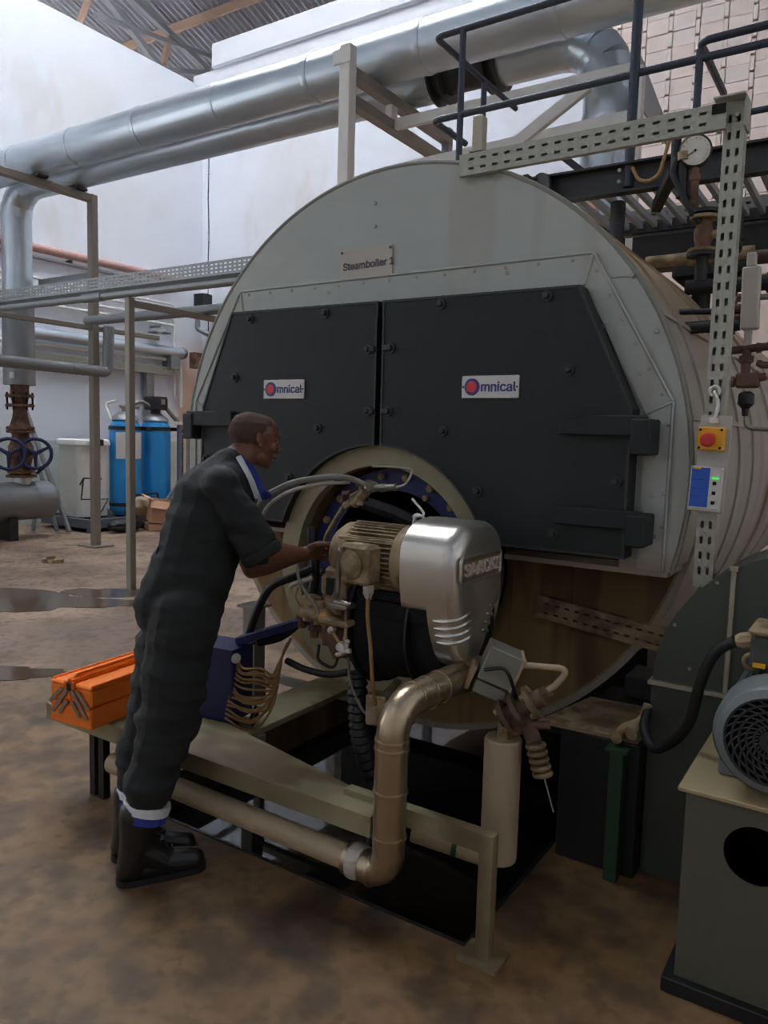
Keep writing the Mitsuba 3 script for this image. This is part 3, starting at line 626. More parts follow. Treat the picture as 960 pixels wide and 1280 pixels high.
# ================================================================== platform, pipes and valve train round the trench
def elbowed(parent, pts, r, bend, mat, rings=()):
    """Insulated pipe: straight jackets, segmented bends, joint rings."""
    p = fillet(pts, bend, 5); part(parent, 'jacket', tube(p, r, 32), mat, 40)
    for c, d in rings: part(parent, 'joint_ring', lathe([(r - .004, -.006), (r + .003, -.006), (r + .004, 0), (r + .003, .006), (r - .004, .006)], c, d, 32), mat, 40)
def build_platform():
    p = thing('work_platform', 'low steel step in front of the burner with a painted plank on angle iron legs', 'platform')
    z0, z1 = .355, .385
    part(p, 'plank', ext([(-1.12, -.985), (.60, -.985), (.575, -.875), (-.33, -.68), (-1.08, -.80)], z1 - z0, (0, 0, z0), (1, 0, 0), (0, 1, 0)), M_plank, False, 'long worn green grey plank')
    part(p, 'plank_lip', bb(-1.12, .60, -.985, -.975, .315, z1 - .001), M_plank, False)
    part(p, 'rail', cat(bb(.44, .99, -.905, -.865, .40, .406), bb(.44, .99, -.905, -.899, .345, .40)), M_plank, False)
    part(p, 'leg', cat(bb(.945, .99, -.905, -.899, 0, .345), bb(.985, .99, -.899, -.865, 0, .40)), M_plank, False)
    part(p, 'foot_plate', bb(.90, 1.03, -.94, -.83, 0, .012), M_plank, False)
    for x, y in ((-.90, -.90), (-.84, -.90), (-.78, -.83)): part(p, 'leg', bb(x - .017, x + .017, y - .017, y + .017, 0, z0), M_black, False)
    part(p, 'cross_rail', bb(-.95, -.55, -.93, -.90, .29, .355), M_strutd, False)
    s = thing('side_board', 'green grey board running back along the left side of the trench', 'board')
    part(s, 'board', bb(-.46, -.235, -.69, .15, .325, .352, .003), M_plank, False)
    for y in (-.6, .05): part(s, 'leg', bb(-.845, -.80, y, y + .04, 0, .29), M_strutd, False); part(s, 'bearer', bb(-.85, -.22, y, y + .04, .29, .325), M_strutd, False)
    pst = obj('square_post', cat(bb(-.70, -.62, -.20, -.12, 0, .74, .004), bb(-.72, -.60, -.22, -.10, .74, .75)), M_strutd, 'short square steel post standing left of the trench behind the man', 'post', smooth=False)
    # silver jacketed pipe: under the plank, up in front of the beam, over to the burner
    k = thing('jacketed_pipe', 'silver jacketed pipe that rises by the plank end and bends over to the burner', 'pipe')
    r = .053; Y = -.958
    elbowed(k, [(.50, Y, .205), (.655, Y, .195), (.657, Y, .752), (.70, -.66, .768), (.715, -.52, .755)], r, .105, M_jacket,
            [((.656, Y, .33), (0, 0, 1)), ((.656, Y, .48), (0, 0, 1)), ((.657, Y, .62), (0, 0, 1)), ((.657, Y, .647), (0, 0, 1)), ((.660, Y + .030, .722), (.08, .75, .75)), ((.671, Y + .105, .757), (.14, 1, .05)), ((.683, Y + .17, .760), (.14, 1, .05)), ((.692, Y + .235, .764), (.14, 1, .05)), ((.60, Y, .20), (1, 0, 0))])
    part(k, 'flange', lathe([(0, 0), (.058, 0), (.06, .01), (.058, .03), (.054, .045), (0, .045)], (.52, Y, .205), (1, 0, 0), 32), M_plateold, 30)
    part(k, 'run_under_plank', cyl((-.72, Y + .01, .205), (.52, Y, .205), .042, 28), M_insul)
    part(k, 'shoulder', lathe([(0, 0), (.05, 0), (.062, .04), (.07, .09), (.05, .12), (0, .13)], (.705, -.60, .757), (.1, 1, .12), 28), M_dust, 30)
    q = thing('return_pipe', 'dusty grey horizontal pipe low behind the angle iron leg', 'pipe')
    part(q, 'pipe', tube(fillet([(.60, -.70, .235), (.885, -.62, .19), (.885, -.62, .30)], .09), .055, 28), M_insul, 40); part(q, 'joint_ring', lathe([(.03, 0), (.059, 0), (.059, .016), (.03, .016)], (.74, -.661, .213), (1, .28, -.16), 28), M_green)
    # white insulated riser
    w = thing('insulated_riser', 'beige lagged vertical pipe standing beside the trench', 'pipe')
    X, Y2 = .885, -.62
    part(w, 'lagging', lathe([(.02, 0), (.060, 0), (.0625, .01), (.0625, .42), (.058, .427), (.02, .423)], (X, Y2, .175), (0, 0, 1), 36), M_insul, 30)
    part(w, 'core_pipe', tube(smoothline([(X, Y2, .50), (X, Y2, .63), (X + .01, Y2, .67), (X + .03, Y2, .71)]), .021, 14), M_dust)
    # rusty valve with the actuator box
    v = thing('oil_train_valve', 'rusty flanged valve with a grey actuator box on top of the lagged riser', 'valve')
    ax = unit((.75, .25, .55)); pc = A(.925, -.62, .70)
    part(v, 'body', cat(cyl(pc - ax * .06, pc + ax * .10, .030), hull((pc - A(.0, .0, .03), .04), (pc + ax * .03, .035)) if 0 else cyl(pc - A(0, 0, .07), pc, .03)), M_rust, 30)
    for d in (-.045, .0, .055): part(v, 'flange', lathe([(0, 0), (.058, 0), (.058, .016), (0, .016)], pc + ax * d, ax, 24), M_rust if d < .05 else M_dust)
    x_, y_, _ = frame(ax)
    for d in (-.045, .055):
        for t in range(4): part(v, 'flange_bolt', hexbolt(pc + ax * d + .046 * (math.cos(t * 1.57 + .7) * x_ + math.sin(t * 1.57 + .7) * y_), -ax, .011, .014), M_dust)
    U = unit((.80, .42, -.35)); W = unit((.35, .15, .95)); Wn = unit(W - U * (W @ U)); V = np.cross(Wn, U); bc = A(.842, -.58, .835)
    bx = part(v, 'actuator', obox(bc, U, V, Wn, .115, .11, .12, .004), M_strutd, False, 'square grey actuator box with pale lid')
    part(bx, 'lid', obox(bc + U * .062, U, V, Wn, .012, .116, .126, .004), M_insul, False)
    part(v, 'yoke', obox(bc - Wn * .09, U, V, Wn, .11, .09, .045, .004), M_strutd, False)
    part(v, 'yoke', obox(bc - Wn * .07 - U * .075, U, V, Wn, .015, .09, .09, .003), M_dust, False)
    part(v, 'actuator_cable', tube(smoothline([bc - V * .07 - U * .05 - Wn * .02, bc - V * .075 + Wn * .01, bc - V * .08 + U * .03, bc + U * .08 - V * .06 - Wn * .06, bc + U * .12 - V * .03 - Wn * .12]), .006, 8), M_black)
    part(v, 'branch', cat(cyl(pc + A(.02, .02, -.01), pc + A(.07, .0, -.09), .026), cyl(pc + A(.03, .0, -.04), pc + A(.11, .03, -.03), .014)), M_rust)
    for k_ in range(5): part(v, 'spring_coil', torus(pc + A(.075, .0, -.10) + A(.007, .0, -.022) * k_, (.25, 0, -1), .026, .009, 20, 8), M_dust)
    part(v, 'drain_wire', tube([pc + A(.11, .0, -.20), pc + A(.15, -.01, -.30)], .003, 6), M_steel)
    part(v, 'bypass_pipe', tube(fillet([(.90, -.58, .845), (1.075, -.54, .853), (1.03, -.55, .79), (.965, -.57, .735)], .02), .0105, 10), M_insul)
    part(v, 'union', cat(hexbolt((1.01, -.555, .772), (-.6, -.05, -.6), .024, .03), cyl((.99, -.56, .755), (.965, -.57, .735), .02)), M_dust)
build_platform()

def build_air_side():
    # low duct behind, linking the fan to the burner
    d = thing('air_duct', 'low dark steel air duct between the trench and the fan', 'duct')
    part(d, 'duct', bb(.93, 1.228, -.18, .45, 0, .505, .004), M_black, False)
    part(d, 'top_plate', ext([(.84, -.19), (1.215, -.17), (1.228, .22), (.92, .2)], .014, (0, 0, .507), (1, 0, 0), (0, 1, 0)), M_dust, False, 'dusty brown top plate')
    for y, h in ((.28, .50),): part(d, 'box', bb(1.02, 1.226, y + .05, y + .25, .507, .60, .004), M_beam, False)
    g = obj('green_post', cat(bb(1.135, 1.185, -.245, -.195, 0, .49, .003), bb(1.12, 1.20, -.255, -.192, .49, .50)), M_green, 'slim dark green post in front of the low air duct', 'post', smooth=False)
    obj('crank_lever', cat(tube(smoothline([(1.14, -.18, .52), (1.17, -.2, .57), (1.22, -.17, .60), (1.24, -.16, .66)]), .016, 10), cyl((1.2, -.22, .56), (1.22, -.15, .575), .025), cyl((1.15, -.22, .53), (1.15, -.16, .53), .02)), M_dust, 'dusty damper lever with knuckles beside the fan casing', 'lever')
    # forced draught fan
    f = thing('draught_fan', 'big dark green centrifugal fan casing beside the boiler, cut by the right edge', 'fan')
    cx, cz, r, y0 = 1.75, .735, .515, -.10
    a = np.linspace(np.pi, 0, 48)
    up = [(cx + r * math.cos(t), cz + r * math.sin(t)) for t in a]
    part(f, 'upper_casing', front(sg.Polygon(up + [(cx + r, cz), (cx - r, cz)]), y0 + .42, .42), M_fan, False)
    part(f, 'lower_casing', front(sg.box(1.232, 0, 2.27, .722), y0 + .43, .43), M_fan, False)
    part(f, 'split_flange', cat(bb(1.222, 2.28, y0 - .022, y0 + .43, .722, .737, .002)), M_fanlip, False)
    part(f, 'rim_lip', tube(np.c_[[p[0] for p in up], np.full(len(up), y0 - .004), [p[1] for p in up]][22:], .008, 8), M_fanlip, 40)
    part(f, 'stiffener', cat(bb(1.475, 1.49, y0 - .022, y0, .737, 1.17, .003), cyl((1.483, y0 - .02, 1.17), (1.483, y0 - .02, 1.185), .014, 12)), M_fanlip, False)
    for x, z in ((1.43, 1.12), (1.36, .80), (1.30, .95)): part(f, 'rivet', hexbolt((x, y0, z), (0, -1, 0), .007, .005, 8), M_steel)
    # pedestal and motor
    p = thing('motor_pedestal', 'square grey green steel pedestal with a round hole, under the fan motor', 'pedestal')
    ped = sg.box(1.482, 0, 2.15, .612).difference(sg.Point(1.672, .472).buffer(.083, 24))
    part(p, 'front_plate', front(ped, -.675, .006), M_ped, False)
    part(p, 'side_plate', bb(1.482, 1.488, -.675, -.16, 0, .612), M_ped, False); part(p, 'side_plate', bb(2.144, 2.15, -.675, -.16, 0, .612), M_ped, False)
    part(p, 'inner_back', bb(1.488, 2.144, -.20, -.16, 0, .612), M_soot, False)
    part(p, 'top_plate', bb(1.462, 2.17, -.705, -.14, .612, .626, .003), M_pedtop, False)
    part(p, 'base_angle', cat(bb(1.452, 2.18, -.71, -.675, 0, .045, .003), bb(1.452, 1.482, -.71, -.2, 0, .045, .003)), M_black, False)
    m = thing('fan_motor', 'grey electric motor with a vented fan cowl on the pedestal, cut by the right edge', 'electric motor')
    mc = A(1.69, 0, .805); rr = .155
    cowl = lathe([(0, 0), (.0, .0), (rr - .035, 0), (rr - .012, .010), (rr, .035), (rr + .002, .13), (rr - .004, .14), (0, .14)], mc + A(0, -.695, 0), (0, 1, 0), 56)
    part(m, 'cowl', lathe([(rr - .036, 0), (rr - .012, .010), (rr, .035), (rr + .002, .13), (rr - .004, .14), (rr - .012, .135), (rr - .012, .04), (rr - .04, .012)], mc + A(0, -.695, 0), (0, 1, 0), 64), M_motor, 30)
    part(m, 'cowl_hub', lathe([(0, 0), (.03, .0), (.034, .006), (.034, .012), (0, .012)], mc + A(0, -.697, 0), (0, 1, 0), 32), M_beam, 30)
    for q in range(5):
        rq = .045 + .0185 * q; part(m, 'grille_ring', torus(mc + A(0, -.692, 0), (0, 1, 0), rq, .0042, 48, 6), M_beam)
    for q in range(24):
        t = 2 * np.pi * q / 24; c0 = [(mc + A(math.cos(t + s * .9) * (.034 + .085 * s), -.692, math.sin(t + s * .9) * (.034 + .085 * s))) for s in np.linspace(0, 1, 6)]
        part(m, 'grille_vane', tube(c0, .0032, 5), M_beam, 40)
    part(m, 'fan_disc', lathe([(0, 0), (.135, 0), (.135, .01), (0, .01)], mc + A(0, -.66, 0), (0, 1, 0), 40), M_soot)
    part(m, 'frame', lathe([(0, 0), (.125, 0), (.125, .30), (0, .30)], mc + A(0, -.55, 0), (0, 1, 0), 40), M_motor, 30)
    for q in range(40):
        t = 2 * np.pi * q / 40; d = A(math.cos(t), 0, math.sin(t)); part(m, 'fin', bar(mc + d * .135 + A(0, -.545, 0), mc + d * .135 + A(0, -.28, 0), .004, .028, d), M_motor, False)
    part(m, 'front_shield', lathe([(0, 0), (.15, 0), (.15, .05), (.08, .09), (0, .09)], mc + A(0, -.27, 0), (0, 1, 0), 40), M_motor)
    for s in (-1, 1): part(m, 'foot', bb(1.69 + s * .09, 1.69 + s * .15, -.55, -.27, .626, .69, .006), M_motor, False)
    tb = part(m, 'terminal_box', bb(1.60, 1.78, -.54, -.38, .955, 1.055, .012), M_fan, False); part(tb, 'lid', bb(1.593, 1.787, -.547, -.373, 1.055, 1.075, .008), M_dust, False)
    part(tb, 'gland', lathe([(0, 0), (.024, 0), (.024, .03), (.017, .045), (0, .05)], (1.60, -.49, 1.03), (-1, -.1, -.25), 8), M_dust)
    part(tb, 'yellow_tag', bb(1.612, 1.645, -.552, -.547, .965, .978), M_yellow, False)
    part(m, 'lifting_eye', torus((1.60, -.46, .955), (0, 1, 0), .022, .008, 20, 8), M_dust)
    obj('motor_cable', tube(smoothline([(1.555, -.495, 1.02), (1.50, -.48, .97), (1.46, -.46, .86), (1.43, -.42, .72), (1.37, -.36, .62), (1.30, -.30, .56), (1.25, -.24, .60), (1.24, -.16, .64)]), .017, 12), M_rubber, 'thick black cable hanging in a bow before the fan casing', 'cable')
build_air_side()

# ================================================================== the man at the burner
def build_person():
    p = thing('person', 'man in dark green short sleeved overalls bending over the burner, hands at the motor', 'person')
    F = unit((.53, .85, 0)); Rr = A(F[1], -F[0], 0); Z = A(0, 0, 1)
    pel, belly, chest, neck = A(-.255, -1.00, .955), A(-.245, -.955, 1.12), A(-.235, -.855, 1.32), A(-.224, -.765, 1.47)
    hd = A(-.200, -.668, 1.562)
    sh = {1: A(-.135, -.915, 1.395), -1: A(-.330, -.745, 1.42)}
    el = {1: A(-.010, -.835, 1.155), -1: A(-.225, -.650, 1.045)}
    wr = {1: A(.000, -.605, 1.125), -1: A(-.040, -.545, 1.115)}
    hip = {s: pel + Rr * .085 * s - Z * .03 for s in (1, -1)}
    kn = {1: A(-.190, -1.125, .50), -1: A(-.320, -1.075, .50)}
    an = {1: A(-.222, -1.225, .085), -1: A(-.360, -1.140, .085)}
    # ---- body: one skin surface, head to ankles
    bones = [[(pel, .115), (belly, .11)], [(belly, .11), (chest, .125)], [(chest, .12), (neck - Z * .02, .065)], [(sh[1], .055), (sh[-1], .055), (chest, .10)],
             [(neck - F * .01, .057), (hd - F * .012 - Z * .03, .056)]]
    for s in (1, -1):
        bones += [[(hip[s], .085), (kn[s], .058)], [(kn[s], .055), (kn[s] * .6 + an[s] * .4 - F * .012, .055)], [(kn[s] * .6 + an[s] * .4 - F * .012, .052), (an[s], .036)],
                  [(sh[s], .052), (el[s], .041)], [(el[s], .040), (el[s] * .7 + wr[s] * .3, .043)], [(el[s] * .7 + wr[s] * .3, .042), (wr[s], .026)]]
    # head: skull, face, jaw, brow, nose, lips, ears
    ff = unit(F - .16 * Z); u = unit(Z - ff * (Z @ ff)); rr = np.cross(ff, u)
    P_ = lambda f, r, z: hd + ff * f + rr * r + u * z
    bones += [[(P_(-.032, 0, .030), .077), (P_(.020, 0, .034), .071)], [(P_(.020, .012, .03), .062), (P_(.034, 0, -.055), .044)], [(P_(.020, .018, -.06), .036), (P_(.020, -.018, -.06), .036), (P_(.060, 0, -.082), .021)],
              [(P_(.078, .030, .024), .012), (P_(.082, 0, .026), .012), (P_(.078, -.030, .024), .012)], [(P_(.085, 0, .012), .008), (P_(.107, 0, -.022), .0105)], [(P_(.094, .014, -.026), .009), (P_(.094, -.014, -.026), .009)],
              [(P_(.080, .020, -.050), .010), (P_(.088, 0, -.050), .012), (P_(.080, -.020, -.050), .010)], [(P_(.062, .040, -.018), .020), (P_(.062, .040, -.010), .020)], [(P_(.062, -.040, -.018), .020), (P_(.062, -.040, -.010), .020)]]
    # hands, palms and fingers
    hands = {}
    def hand(s, w, fd, pn, curl, spread):
        """w wrist, fd finger direction, pn palm normal, thumb on the +t side."""
        fd = unit(fd); pn = unit(np.asarray(pn, float) - fd * (fd @ np.asarray(pn, float))); t = np.cross(pn, fd) * s
        pc = w + fd * .052; out = [[(w, .025), (w + fd * .02 + t * .012, .021), (w + fd * .02 - t * .012, .021)],
                                   [(w + fd * .02 + t * .014, .019), (w + fd * .02 - t * .014, .018), (w + fd * .088 + t * .031, .0125), (w + fd * .084 - t * .034, .0115)]]
        tips = []
        for i, (o, L) in enumerate(((.031, .070), (.010, .080), (-.012, .074), (-.034, .058))):
            b0 = w + fd * (.088 - .003 * abs(i - 1)) + t * o; d = unit(fd + t * spread * (1.2 - i)); q = b0 - fd * .02
            c = curl[i] if isinstance(curl, (list, tuple)) else curl
            r = .0092 - .0006 * i; prev = b0; ang = 0
            out.append([(q, r + .001), (b0, r + .0008)])
            for j, (fr, k) in enumerate(((.45, .6), (.31, 1.1), (.24, .7))):
                ang += c * k; dd = d * math.cos(ang) + pn * math.sin(ang); nx = prev + dd * L * fr
                out.append([(prev, r - .0006 * j), (nx, r - .0006 * (j + 1))]); prev = nx
            tips.append((prev, dd, r))
        b0 = w + fd * .028 + t * .026; d = unit(fd * .55 + t * .75 + pn * .45); m1 = b0 + d * .036; m2 = m1 + unit(fd * .85 + t * .25 + pn * .5) * .030; m3_ = m2 + unit(fd * .9 - t * .05 + pn * .5) * .022
        out += [[(w + fd * .02 + t * .012, .016), (b0, .0145), (m1, .0115)], [(m1, .011), (m2, .0098)], [(m2, .0096), (m3_, .0078)]]
        tips.append((m3_, unit(m3_ - m2), .0085))
        return out, tips, pn
    hb1, tip1, pn1 = hand(1, wr[1], (.45, .80, .12), (.75, -.45, -.55), [.34, .42, .5, .55], .06)
    hb2, tip2, pn2 = hand(-1, wr[-1], (.85, .18, .34), (.30, -.45, -.85), [.35, .4, .45, .5], .05)
    body = skin(bones, .016, 10)
    bm = skin(hb1, .004, 6, .4); bm2 = skin(hb2, .004, 6, .4)
    both = m3.Manifold.batch_boolean([hull(*b) for b in bones + hb1 + hb2], m3.OpType.Add).refine_to_length(.0065).to_mesh()
    t = trimesh.Trimesh(both.vert_properties[:, :3], both.tri_verts, process=True)
    trimesh.smoothing.filter_taubin(t, lamb=.5, nu=.53, iterations=9)
    part(p, 'body', t, M_skin, True)
    for tips, pn in ((tip1, pn1), (tip2, pn2)):
        for c, d, r in tips: part(p, 'fingernail', obox(c - d * .001 - pn * (r - .0012), d, np.cross(pn, d), pn, .011, .010, .002, .0006), M_palm, False)
    for s in (1, -1):
        e = part(p, 'ear', skin([[(P_(-.004, .073 * s, .012), .013), (P_(-.010, .080 * s, .022), .009), (P_(.004, .076 * s, -.018), .009)], [(P_(-.014, .083 * s, .018), .006), (P_(-.010, .082 * s, -.004), .006)]], .005, 4), M_skin, True)
        y = part(p, 'eye', trimesh.creation.icosphere(2, .0115).apply_translation(P_(.073, .031 * s, .010)), M_eye, True)
        part(y, 'iris', lathe([(0, 0), (.005, 0), (0, .001)], P_(.0835, .0325 * s, .007), ff + rr * .12 * s - u * .2, 12), M_soot)
        part(y, 'eyelid', skin([[(P_(.074, .022 * s, .017), .0095), (P_(.072, .040 * s, .016), .0085)]], .004, 2), M_skin, True)
        part(p, 'eyebrow', tube(smoothline([P_(.091, .014 * s, .030), P_(.089, .030 * s, .036), P_(.078, .047 * s, .031)]), .0035, 6), M_hair, 40)
    # close cropped hair: thin cap over the skull
    cap = m3.Manifold.batch_boolean([hull((P_(-.034, 0, .030), .0775), (P_(.016, 0, .035), .0720))], m3.OpType.Add)
    n_ = unit(-ff * .75 + u * .75); cap = cap.trim_by_plane(tuple(n_), float(n_ @ P_(.006, 0, .030))).refine_to_length(.01).to_mesh()
    part(p, 'hair', trimesh.Trimesh(cap.vert_properties[:, :3], cap.tri_verts, process=True), M_hair, 40, 'close cropped dark hair')
    # ---- overalls: one loose garment over trunk, upper arms and legs
    c = [[(pel + Z * .0, .150), (belly, .140)], [(pel - F * .045 - Z * .01, .125), (pel, .14)], [(belly, .138), (chest - F * .01, .150)], [(chest - F * .02, .145), (neck - Z * .040 - F * .028, .088)], [(sh[1], .070), (sh[-1], .070), (chest + Z * .02, .115)],
         [(chest + Z * .03, .10), (neck - F * .014 - Z * .012, .076)],
         [(chest + F * .055 + Z * .07, .10), (chest + F * .035, .125)], [(chest + F * .035, .125), (belly + F * .01, .135)],
         [(belly + F * .045 - Z * .03, .125), (pel + F * .045, .118)], [(belly + F * .045 - Z * .03, .125), (chest + F * .035, .12)],
         [(belly - Z * .03, .143), (belly - Z * .06 + F * .015, .143)]]
    hem = {1: A(-.208, -1.195, .275), -1: A(-.345, -1.120, .265)}
    for s in (1, -1):
        c += [[(pel, .150), (hip[s] - Z * .02, .128)], [(hip[s] - Z * .02, .128), (kn[s] * .4 + hip[s] * .6, .117)], [(hip[1] - Z * .05, .115), (hip[-1] - Z * .05, .115)], [(hip[s] + Z * .01, .124), (kn[s] * .75 + hip[s] * .25, .108)], [(kn[s] * .75 + hip[s] * .25, .108), (kn[s] - F * .004, .100)], [(kn[s] - F * .004, .100), (hem[s] + Z * .05, .084)],
              [(sh[s], .072), (sh[s] * .5 + el[s] * .5 + Z * .0, .076)], [(sh[s] * .5 + el[s] * .5, .076), (el[s] * (.88 if s > 0 else .66) + sh[s] * (.12 if s > 0 else .34), .074)]]
    M = m3.Manifold.batch_boolean([hull(*b) for b in c], m3.OpType.Add)
    M = M.refine_to_length(.013)
    m_ = M.to_mesh(); g = trimesh.Trimesh(m_.vert_properties[:, :3], m_.tri_verts, process=True)
    trimesh.smoothing.filter_taubin(g, lamb=.5, nu=.53, iterations=22)
    # cloth folds
    v = g.vertices.copy(); n = g.vertex_normals
    q = v @ np.array([[.85, -.5, .2], [.5, .8, .1], [-.1, .3, 1.0]])
    f1 = meshkit.fbm(q * A(5, 5, 15), 3, 1) - .5; f2 = meshkit.fbm(q * A(13, 13, 24) + 3, 2, 5) - .5
    leg = np.clip((.9 - v[:, 2]) / .3, 0, 1)
    amp = .052 * (.6 + .6 * leg) + .012 * np.exp(-((v[:, 2] - 1.0) / .08) ** 2)
    wt = np.clip((1.47 - v[:, 2]) / .1, .2, 1)
    v = v + n * ((f1 * amp + f2 * .016) * wt)[:, None]
    g.vertices = v
    # open hems at cuffs: flatten below hem plane
    part(p, 'overalls', g, M_cloth, True, 'dark green short sleeved boiler suit')
    for s in (1, -1):
        d = unit(el[s] - sh[s]); c0 = el[s] * .90 + sh[s] * .10 if s > 0 else el[s] * .68 + sh[s] * .32
        part(p, 'sleeve_cuff', lathe([(.044, 0), (.076, -.016), (.080, 0), (.077, .020), (.064, .026), (.044, .022)], c0 + d * .03, d, 28), M_cloth, 40)
        dl = unit(an[s] - kn[s])
        part(p, 'trouser_band', lathe([(.030, 0), (.080, -.012), (.083, 0), (.081, .022), (.07, .026), (.03, .02)], hem[s] - Z * .002, dl, 32), M_stripe, 40, 'white band at the trouser hem')
        part(p, 'trouser_cuff', lathe([(.030, 0), (.079, 0), (.078, .030), (.066, .034), (.03, .03)], hem[s] + dl * .022, dl, 32), M_clothblue, 40, 'blue trouser cuff')
    # collar and the white and blue yoke stripe across the near shoulder
    if 0: part(p, 'collar', tube(smoothline([neck + Rr * .078 - F * .02 - Z * .030, neck - F * .082 - Z * .02, neck - Rr * .078 - F * .02 - Z * .030, neck - Rr * .05 + F * .06 - Z * .06, neck + F * .08 - Z * .085, neck + Rr * .05 + F * .06 - Z * .065, neck + Rr * .078 - F * .02 - Z * .030]), .017, 10), M_cloth, 40)
    def stripe(pts, w, off, mat, lab):
        pts = smoothline(pts, 10); out = unit((.74, -.66, .12)); gv = g.vertices; rows = []
        for i, q_ in enumerate(pts):
            tan = unit(pts[min(i + 1, len(pts) - 1)] - pts[max(i - 1, 0)]); side = unit(np.cross(out, tan)); row = []
            for o in np.linspace(-w / 2, w / 2, 4):
                c_ = q_ + side * (o + off); rel = gv - c_; al = rel @ out; pd = np.linalg.norm(rel - al[:, None] * out, axis=1)
                wgt = np.exp(-(pd / .010) ** 2) * (al > al[pd < .02].max() - .05 if (pd < .02).any() else 1)
                row.append(c_ + out * ((wgt * al).sum() / max(wgt.sum(), 1e-9) + .010))
            rows.append(row)
        Vv = np.array(rows).reshape(-1, 3); Fc = []
        for i in range(len(rows) - 1):
            for j in range(3):
                a_ = i * 4 + j; Fc += [(a_, a_ + 1, a_ + 5), (a_, a_ + 5, a_ + 4)]
        part(p, 'shoulder_stripe', trimesh.Trimesh(np.vstack([Vv, Vv - out * .004]), Fc + [(a + len(Vv), c2 + len(Vv), b + len(Vv)) for a, b, c2 in Fc], process=False), mat, True, lab)
    sp = [A(-.160, -.800, 1.505), A(-.125, -.80, 1.46), A(-.090, -.80, 1.415), A(-.062, -.80, 1.375), A(-.042, -.80, 1.34)]
    stripe(sp, .026, 0.0, M_stripe, 'white stripe over the near shoulder')
    stripe(sp, .026, .027, M_clothblue, 'blue stripe beside the white one')
    # ---- boots
    for s in (1, -1):
        fd = unit(A(.141, .225, 0)) if s > 0 else unit(A(.20, .20, 0)); a0 = an[s]; sd = A(fd[1], -fd[0], 0)
        heel = A(a0[0], a0[1], 0) - fd * .045
        up = skin([[(a0 + Z * .165, .066), (a0 + Z * .07, .062)], [(a0 + Z * .07, .062), (a0 - fd * .02 - Z * .025, .052)], [(a0 + Z * .04, .058), (heel + fd * .14 + Z * .055, .046)], [(heel + fd * .14 + Z * .055, .045), (heel + fd * .235 + sd * .01 + Z * .047, .042)], [(heel + fd * .01 + Z * .05, .042), (heel + fd * .2 + Z * .042, .040)]], .012, 8)
        up.vertices[:, 2] = np.maximum(up.vertices[:, 2], .018)
        k = part(p, 'boot', up, M_boot, True, 'black leather boot')
        foot = shapely.union_all([sg.Point(0, 0).buffer(.042), sg.Point(.13, 0).buffer(.046), sg.Point(.225, .006).buffer(.048)]).convex_hull
        part(k, 'sole', ext(foot, .024, heel + fd * .012, fd, A(-fd[1], fd[0], 0)), M_rubber, False)
        for j in range(4):
            b_ = a0 + fd * (.045 + .022 * j) + Z * (.075 - .022 * j); part(k, 'lace', tube(smoothline([b_ - sd * .025 + Z * .0, b_ + Z * .014 + fd * .006, b_ + sd * .025]), .004, 6), M_boot, 40)
build_person()

# ================================================================== the orange toolbox
def build_toolbox():
    t = thing('toolbox', 'orange metal cantilever toolbox standing across the left end of the plank', 'toolbox')
    O = A(-.805, -1.085, .387); V = unit((-.10, 1, 0)); U = A(V[1], -V[0], 0); Z = A(0, 0, 1)       # near end at O, long axis V
    w, L, h = .235, .46, .165
    B = lambda u0, u1, v0, v1, z0, z1, c=.004: place(bb(u0, u1, v0, v1, z0, z1, c), O, U, V, Z)
    part(t, 'base_tray', B(-w / 2, w / 2, 0, L, 0, .088, .006), M_orange, False)
    for s in (-1, 1):
        part(t, 'upper_tray', B(.002 * s, s * w / 2, 0.003, L - .003, .092, .160, .006), M_orange, False)
        k = part(t, 'lid', B(.006 * s, s * w / 2, .0, L, .160, .176, .005), M_orange, False)
        part(k, 'lid_rim', cat(B(s * .004, s * .016, 0, L, .174, .196, .004), B(s * w / 2 - s * .012, s * w / 2, 0.01, L, .172, .182, .003)), M_orange, False)
        # scissor arms on the near end
        for a, b in (((.012, .150), (.100, .045)), ((.045, .150), (.112, .085)), ((.014, .105), (.060, .045))):
            p0, p1 = O + U * s * a[0] + Z * a[1] - V * .004, O + U * s * b[0] + Z * b[1] - V * .004
            k = part(t, 'scissor_arm', bar(p0, p1, .005, .016, np.cross(p1 - p0, V)), M_steel, False)
        part(t, 'corner_latch', B(s * .010, s * .03, -.006, .004, .155, .185, .002), M_orange2, False)
    hp = [O + U * s_ * .05 + V * v + Z * z for s_, v, z in ((0, .03, .19), (0, .03, .205), (0, L - .03, .205), (0, L - .03, .19))]
    part(t, 'carry_handle', tube(fillet(hp, .02), .007, 10), M_orange, 40)
    part(t, 'catch', B(-.012, .012, -.008, 0, .15, .178, .002), M_soot, False)
build_toolbox()

